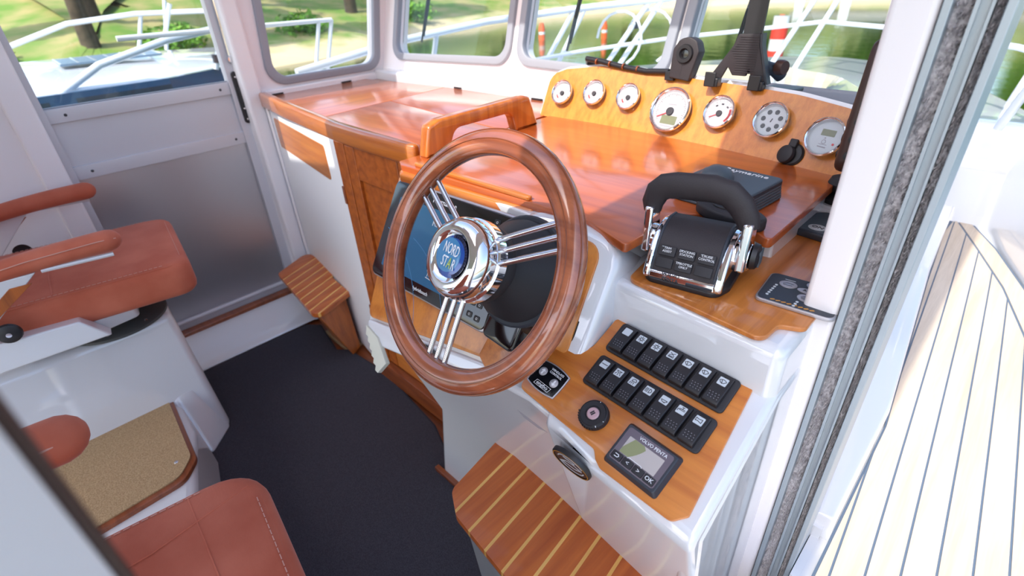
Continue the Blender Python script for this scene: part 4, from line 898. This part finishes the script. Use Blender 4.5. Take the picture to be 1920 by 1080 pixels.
# pulpit: one tubular rail round the bow
pr = thing('bow_rail', 'polished white tubular rail running round own foredeck', 'rail', T(-1.15, 2.6, DZ))
RI = T(1.15, -2.6, -DZ)
top = [(-2.55, 1.12, .97), (-2.55, 1.7, 1.043), (-2.50, 2.3, 1.09), (-2.20, 2.75, 1.125), (-1.85, 3.15, 1.15), (-1.4, 3.6, 1.20), (-1.15, 3.75, 1.23)]
tube('top_rail', top+[(-.7, 3.5, 1.24), (-.2, 3.0, 1.24), (.12, 2.4, 1.22), (.25, 1.6, 1.18)], .019, gel, pr, mtx=RI, n=12)
tube('mid_rail', [(-2.48, 2.35, .84), (-2.15, 2.75, .895), (-1.75, 3.10, .945), (-1.42, 3.45, .965), (-1.07, 3.62, 1.00), (-.62, 3.3, 1.0), (-.15, 2.85, .985), (.18, 2.3, .97)], .0115, gel, pr, mtx=RI, n=10)
for a, b in (((-2.35, 2.55, DZ), (-2.20, 2.75, 1.125)), ((-2.30, 2.63, DZ), (-2.16, 2.80, 1.128)), ((-2.08, 2.83, DZ), (-1.90, 3.10, 1.148)), ((-2.02, 2.90, DZ), (-1.85, 3.15, 1.15)), ((-1.315, 3.57, DZ), (-1.13, 3.75, 1.22)), ((-1.16, 3.55, DZ), (-.99, 3.66, 1.22)), ((-.10, 2.62, DZ), (.02, 2.62, 1.22)), ((-2.60, 1.9, DZ), (-2.53, 1.95, 1.06))):
    tube('stanchion', [a, b], .0150, gel, pr, mtx=RI, n=12)
for x, y in ((-2.0, 2.93), (-1.88, 3.08)):
    tube('hoop', [(x+.16*math.cos(rad(t)), y+.02*math.sin(rad(t)), .95+.15*math.sin(rad(t))) for t in range(-60, 200, 20)], .008, gel, pr, mtx=RI, n=8)
lathe('rail_joint', [(0, .02), (.02, .02), (.02, -.02), (0, -.02)], slate_d, pr, n=14, mtx=RI @ T(-1.95, 3.03, 1.02))
sr = thing('side_rail', 'white tubular side rail with paired legs outside the port window', 'rail', T(-2.75, 1.2, DZ))
RJ = T(2.75, -1.2, -DZ)
tube('top_rail', [(-2.72, .5, 1.17), (-2.72, 1.04, 1.168), (-2.72, 1.44, 1.165)], .011, gel, sr, mtx=RJ, n=10)
for a, b in (((-2.70, 1.22, DZ), (-2.72, 1.37, 1.165)), ((-2.70, 1.28, DZ), (-2.72, 1.44, 1.165)), ((-2.70, 1.02, DZ), (-2.72, 1.04, 1.168))): tube('leg', [a, b], .010, gel, sr, mtx=RJ, n=10)
tube('crossbar', [(-2.707, 1.265, .90), (-2.707, 1.33, .90)], .007, gel, sr, mtx=RJ, n=8)
strb = thing('stern_rail', 'white tubular rail leg rising from the bulwark beyond the doorway', 'rail', T(.30, 2.9, .6))
tube('leg', [(-.42, .35, .10), (-.33, .35, .62)], .017, gel, strb, n=12)
tube('crossbar', [(-.385, .35, .36), (-.1, .1, .33), (.12, -.4, .30)], .0125, gel, strb, n=10)
# wiper blades outside the windscreen
for x, lb in ((-2.075, 'black wiper arm over the port windscreen pane'), (-1.24, 'black wiper arm over the centre windscreen pane'), (-.66, 'black wiper arm over the starboard windscreen pane')):
    wp_ = thing('wiper', lb, 'wiper', FW @ T(x, .0, -.06))
    tube('arm', [(.03, .42, -.01), (.008, .18, 0), (.0, .085, .002)], [.008, .007, .005], black, wp_, n=8)
    tube('blade', [(.05, .42, .008), (.018, .22, .008), (-.003, .06, .008)], [.006, .006, .004], black, wp_, n=8)

# ------------------------------------------------------------------ neighbouring motor boat on the port side
hull_blue = mat('hull_blue', (30, 78, 116), .25, coat=.6)
dark_win = mat('dark_window', (38, 52, 66), .12, coat=.6)
solar = mat('solar_cells', (108, 128, 146), .3)
nb = thing('motor_boat', 'white motor boat with blue window band moored alongside to port', 'boat', T(-6.2, .5, -.45))
NI = T(6.2, -.5, .45)
def nst(y, hw, zd, zk):
    xc = -6.25
    return [(xc+hw*.75, y, zk), (xc+hw, y, .45), (xc+hw, y, .70), (xc+hw*.985, y, zd-.03), (xc+hw*.90, y, zd+.01), (xc, y, zd+.09), (xc-hw*.80, y, zd), (xc-hw, y, .45), (xc-hw*.75, y, zk)]
loft('hull', [nst(-4.5, 1.55, .80, -.7), nst(-1.0, 1.6, .82, -.7), nst(1.0, 1.5, .80, -.7), nst(1.6, 1.15, .77, -.7), nst(2.1, .55, .75, -.6), nst(2.4, .08, .74, -.3)], gel, nb, mtx=NI, smooth=50)
def band(name, x, ya, yb, z0, z1, m, parent, d=.012):
    return hexa(name, [(x(ya)+d, ya, z0), (x(yb)+d, yb, z0), (x(yb)+d, yb, z1), (x(ya)+d, ya, z1)], [(x(ya)-.05, ya, z0), (x(yb)-.05, yb, z0), (x(yb)-.05, yb, z1), (x(ya)-.05, ya, z1)], m, parent, mtx=NI)
hx = lambda y: -6.25+(1.6 if y < -1 else 1.6-.1*(y+1)/2.1 if y < 1.1 else 1.5-.35*(y-1.1)/.7)
for ya, yb in ((-4, -1), (-1, 1.1), (1.1, 1.75)):
    band('blue_band', hx, ya, yb, .58, .785, hull_blue, nb)
for ya, yb in ((-3.8, -1.2), (-.4, .35), (.5, 1.1)): band('hull_window', hx, ya, yb, .61, .745, dark_win, nb, .02)
NS = NI @ fr((-5.75, .95, .888), (1, 0, -.05), (0, 1, 0))
plate('solar_panel', [(-.17, -.36), (.17, -.36), (.17, .36), (-.17, .36)], .0, .015, solar, nb, mtx=NS)
for i in range(7): box('solar_frame', (-.17, -.36+.118*i, .014), (.17, -.350+.118*i, .018), gel, nb, mtx=NS)
rl1 = [(-4.80, .30, .70), (-4.80, .72, .92), (-4.85, 1.2, 1.03), (-5.0, 1.8, 1.09), (-5.5, 2.1, 1.12), (-6.2, 2.4, 1.15)]
rl2 = [(-7.6, .35, .92), (-7.5, 1.0, 1.12), (-7.3, 1.6, 1.17), (-6.9, 2.1, 1.16), (-6.2, 2.4, 1.15)]
tube('near_rail', rl1, .026, gel, nb, mtx=NI, n=10); tube('far_rail', rl2, .026, gel, nb, mtx=NI, n=10)
for a, b in (((-4.92, 1.50, .78), (-4.90, 1.62, 1.07)), ((-5.05, 1.70, .78), (-5.02, 1.85, 1.26)), ((-5.15, 1.78, .78), (-5.1, 1.95, 1.26)), ((-7.3, 1.5, .8), (-7.3, 1.65, 1.16)), ((-7.2, 1.75, .8), (-7.2, 1.9, 1.28)), ((-6.6, 1.6, .9), (-6.5, 1.75, 1.25)), ((-5.6, 1.95, .76), (-5.5, 2.1, 1.12))):
    tube('stanchion', [a, b], .020, gel, nb, mtx=NI, n=10)
for p in ((-4.90, 1.60, 1.06), (-4.915, 1.53, .86)): lathe('rail_clamp', [(0, .03), (.035, .03), (.035, -.03), (0, -.03)], slate_d, nb, n=12, mtx=NI @ T(*p))

# ------------------------------------------------------------------ water, banks, trees
wm = mat('lake_water', (44, 62, 22), .06, bump=None, spec=.5)
t_ = wm.node_tree; b_ = t_.nodes['Principled BSDF']; tc_ = [n for n in t_.nodes if n.type == 'TEX_COORD'][0]
n1 = t_.nodes.new('ShaderNodeTexNoise'); n1.inputs['Scale'].default_value = 2.2; n1.inputs['Detail'].default_value = 4
mp_ = t_.nodes.new('ShaderNodeMapping'); mp_.inputs['Scale'].default_value = (1, 2.0, 1)
bp_ = t_.nodes.new('ShaderNodeBump'); bp_.inputs['Strength'].default_value = .1; bp_.inputs['Distance'].default_value = .06
t_.links.new(tc_.outputs['Object'], mp_.inputs[0]); t_.links.new(mp_.outputs[0], n1.inputs['Vector']); t_.links.new(n1.outputs[0], bp_.inputs['Height']); t_.links.new(bp_.outputs[0], b_.inputs['Normal'])
wtr = plate('lake_water', [(-90, -60), (90, -60), (90, 120), (-90, 120)], -.55, -.45, wm)
setp(wtr, 'green rippled lake water around the boats', 'water', kind='stuff')
grass = mat('bank_grass', (96, 132, 42), .9, var=(.9, (160, 148, 96), 6), bump=(30, .5))
gt = grass.node_tree; gb = gt.nodes['Principled BSDF']; src = gb.inputs['Base Color'].links[0].from_socket
gg = gt.nodes.new('ShaderNodeNewGeometry'); gs = gt.nodes.new('ShaderNodeSeparateXYZ'); gr = gt.nodes.new('ShaderNodeMapRange'); gn = gt.nodes.new('ShaderNodeTexNoise'); gn.inputs['Scale'].default_value = 1.3; ga = gt.nodes.new('ShaderNodeMath'); ga.operation = 'MULTIPLY_ADD'; ga.inputs[1].default_value = .5
gr.inputs['From Min'].default_value = .02; gr.inputs['From Max'].default_value = .25
gt.links.new(gg.outputs['Position'], gs.inputs[0]); gt.links.new(gg.outputs['Position'], gn.inputs['Vector']); gt.links.new(gn.outputs[0], ga.inputs[0]); gt.links.new(gs.outputs['Z'], ga.inputs[2]); gt.links.new(ga.outputs[0], gr.inputs[0])
gm = gt.nodes.new('ShaderNodeMix'); gm.data_type = 'RGBA'; gm.inputs['A'].default_value = lin((196, 178, 142)) + (1,)
gt.links.new(gr.outputs[0], gm.inputs['Factor']); gt.links.new(src, gm.inputs['B']); gt.links.new(gm.outputs['Result'], gb.inputs['Base Color'])
# bank surface: water line, straw-coloured foreshore, grass slope
def bankmesh(line, prof, seed):
    vs, fs = [], []; nP = len(prof)
    for i, (x, y, nx, ny) in enumerate(line):
        for j, (d, z) in enumerate(prof):
            q = noise.noise(Vector((x*.35+seed, y*.35, j*.7)))
            vs.append((x+nx*d+q*.5*(j > 0), y+ny*d+q*.5*(j > 0), z+q*.18*(j > 0)))
    for i in range(len(line)-1):
        for j in range(nP-1): a = i*nP+j; fs.append((a, a+nP, a+nP+1, a+1))
    return pydata(vs, fs)
line = []
pts = [(-30, -14), (-20, -5), (-15.0, 1), (-15.2, 6), (-16.5, 10), (-18, 14), (-19, 20), (-17.5, 26), (-12, 31), (-4, 34), (8, 36), (26, 36)]
for i in range(len(pts)-1):
    for k in range(8):
        t = k/8; line.append((pts[i][0]+(pts[i+1][0]-pts[i][0])*t, pts[i][1]+(pts[i+1][1]-pts[i][1])*t))
L2 = []
for i, p in enumerate(line):
    a = Vector(line[max(i-3, 0)]); b = Vector(line[min(i+3, len(line)-1)]); d = (b-a).normalized(); L2.append((p[0], p[1], -d.y, d.x))
bank = finish('grassy_bank', bankmesh(L2, [(-.8, -.8), (0, -.42), (.8, -.22), (2.2, .05), (4.5, .45), (8, 1.1), (14, 2.4), (30, 6)], 2.), grass, smooth=60)
setp(bank, 'grassy shore bank rising behind the lake', 'bank', kind='structure')
def bank_pt(i, d, z=0): x, y, nx, ny = L2[i]; return x+nx*d, y+ny*d
bark = mat('tree_bark', (84, 70, 56), .9, var=(6, (58, 48, 38), 4), bump=(20, .6))
leafs = [mat('leaf_%d' % i, c, .8, var=(2.5, c2, 6)) for i, (c, c2) in enumerate((((86, 132, 40), (54, 94, 30)), ((116, 164, 50), (74, 120, 38)), ((62, 100, 42), (38, 70, 30))))]
def leafcloud(name, c, r, n, sz, m, parent, seed):
    rng = random.Random(seed); vs, fs = [], []
    for i in range(n):
        u = Vector((rng.gauss(0, 1), rng.gauss(0, 1), rng.gauss(0, 1))).normalized()*(rng.random()**.45)
        lob = 1+.35*noise.noise(u*2.2+Vector((seed, 0, 0)))
        p = Vector(c)+Vector((u.x*r[0], u.y*r[1], u.z*r[2]))*lob
        a = Vector((rng.gauss(0, 1), rng.gauss(0, 1), rng.gauss(0, .6))).normalized(); b = a.cross(Vector((rng.gauss(0, 1), rng.gauss(0, 1), rng.gauss(0, 1)))).normalized()
        s = sz*rng.uniform(.6, 1.3); k = len(vs)
        vs += [p-a*s, p+b*s*.5, p+a*s, p-b*s*.5]; fs.append((k, k+1, k+2, k+3))
    me = bpy.data.meshes.new('m'); me.from_pydata([tuple(v) for v in vs], [], fs)
    return finish(name, me, m, parent, smooth=None)
def tree(i, d, h, r, kind, label, seed, low=.45):
    x, y = bank_pt(i, d); zb = max(-.3, .12*d-.3)
    t = thing('tree', label, 'tree', T(x, y, zb), 'trees on the shore')
    rng = random.Random(seed); lean = rng.uniform(-.6, .6)
    tube('trunk', [(0, 0, -.5), (lean*.1, .05, h*.25), (lean*.35, 0, h*.5), (lean*.5, 0, h*.85)], [.26*h/7, .19*h/7, .14*h/7, .05], bark, t, n=10)
    for k in range(3):
        a = rng.uniform(0, 6.28); z0 = h*(.35+.14*k)
        tube('branch', [(lean*.25, 0, z0), (lean*.25+math.cos(a)*r*.35, math.sin(a)*r*.35, z0+h*.10), (lean*.25+math.cos(a)*r*.7, math.sin(a)*r*.7, z0+h*.22)], [.07*h/7, .05*h/7, .02], bark, t, n=7)
    leafcloud('crown', (lean*.4, 0, h*(low+.33)), (r, r, h*.36), 3200 if low > .3 else 5200, (.19 if low > .3 else .26)*h/7, leafs[kind], t, seed)
n_l = len(L2)
adj = ['broad', 'slender', 'tall', 'spreading', 'rounded']
spots = [(9, 3.0, 7, 1.3, 0), (15, 6.5, 7.5, 1.2, 1), (19, 3.3, 6.5, 1.1, 0), (25, 10.5, 7.5, 1.2, 2), (28, 3.2, 6.5, 1.2, 1), (33, 7.0, 7.5, 1.3, 0), (39, 4.0, 7.5, 1.5, 1), (45, 8, 10, 2.6, 2), (52, 7, 10, 2.8, 0), (58, 7, 11, 3.0, 1), (64, 6, 11, 3.0, 2), (70, 7, 12, 3.4, 0), (76, 6, 12, 3.4, 1), (82, 7, 12, 3.6, 2)]
for k, (i, d, h, r, kd) in enumerate(spots):
    tree(i, d, h, r, kd, ['leafy green tree on the bank behind the moored motor boat', 'leafy green tree on the bank beyond the bow rail', 'leafy green tree lining the far shore beyond the jetty'][0 if k < 6 else 1 if k < 10 else 2], 20+k, .45 if k < 7 else .16)
# low shrubs on the foreshore
for k, (i, d) in enumerate(((13, 2.4), (22, 2.6), (31, 2.4), (41, 2.0))):
    x, y = bank_pt(i, d)
    sb = leafcloud('shrub', (0, 0, .25), (.9, .9, .45), 700, .10, leafs[1], None, 90+k); sb.location = (x, y, .02)
    setp(sb, 'low bright green shrub at the foot of the shore bank', 'shrub', 'shrubs on the shore')
# jetty on the far shore, spar buoys, stand-in for a pole reflection
jt = thing('jetty', 'grey jetty with white posts on the far shore', 'jetty', T(-1, 28.5, -.45))
box('jetty_deck', (-9, 0, .25), (9, 1.4, .55), mat('jetty_grey', (150, 148, 146), .8), jt)
for i in range(10): box('jetty_post', (-8.8+1.9*i, -.1, -.3), (-8.4+1.9*i, 0, .65), gel, jt)
orange = mat('buoy_orange', (226, 92, 38), .45); redp = mat('reflected_red', (208, 58, 44), .5)
def buoy(x, y, h, r, label):
    b = thing('spar_buoy', label, 'buoy', T(x, y, -.45), 'orange spar buoys')
    lathe('float', [(0, -.2), (r, -.2), (r, h*.7), (r*.6, h), (0, h)], orange, b, n=16)
    lathe('band', [(r*1.02, h*.35), (r*1.02, h*.5)], gel, b, n=16)
buoy(-5.6, 15.5, .62, .10, 'short orange spar buoy beside the red and white pole reflection'); buoy(-12.2, 13.6, .5, .10, 'orange spar buoy seen through the centre pane'); buoy(-10.5, 14.6, .5, .09, 'orange spar buoy seen between pulpit legs')
mp2 = thing('pole_reflection', 'red and white striped column standing in for a reflection on the water', 'reflection', T(-3.72, 10.3, -.45))  # solid column standing in for mooring posts mirrored in the water
for k in range(6): lathe('reflection_band', [(0, 0), (.13, 0), (.13, .18), (0, .18)], redp if k % 2 == 0 else gel, mp2, n=18, mtx=T(0, 0, -.1+.18*k))
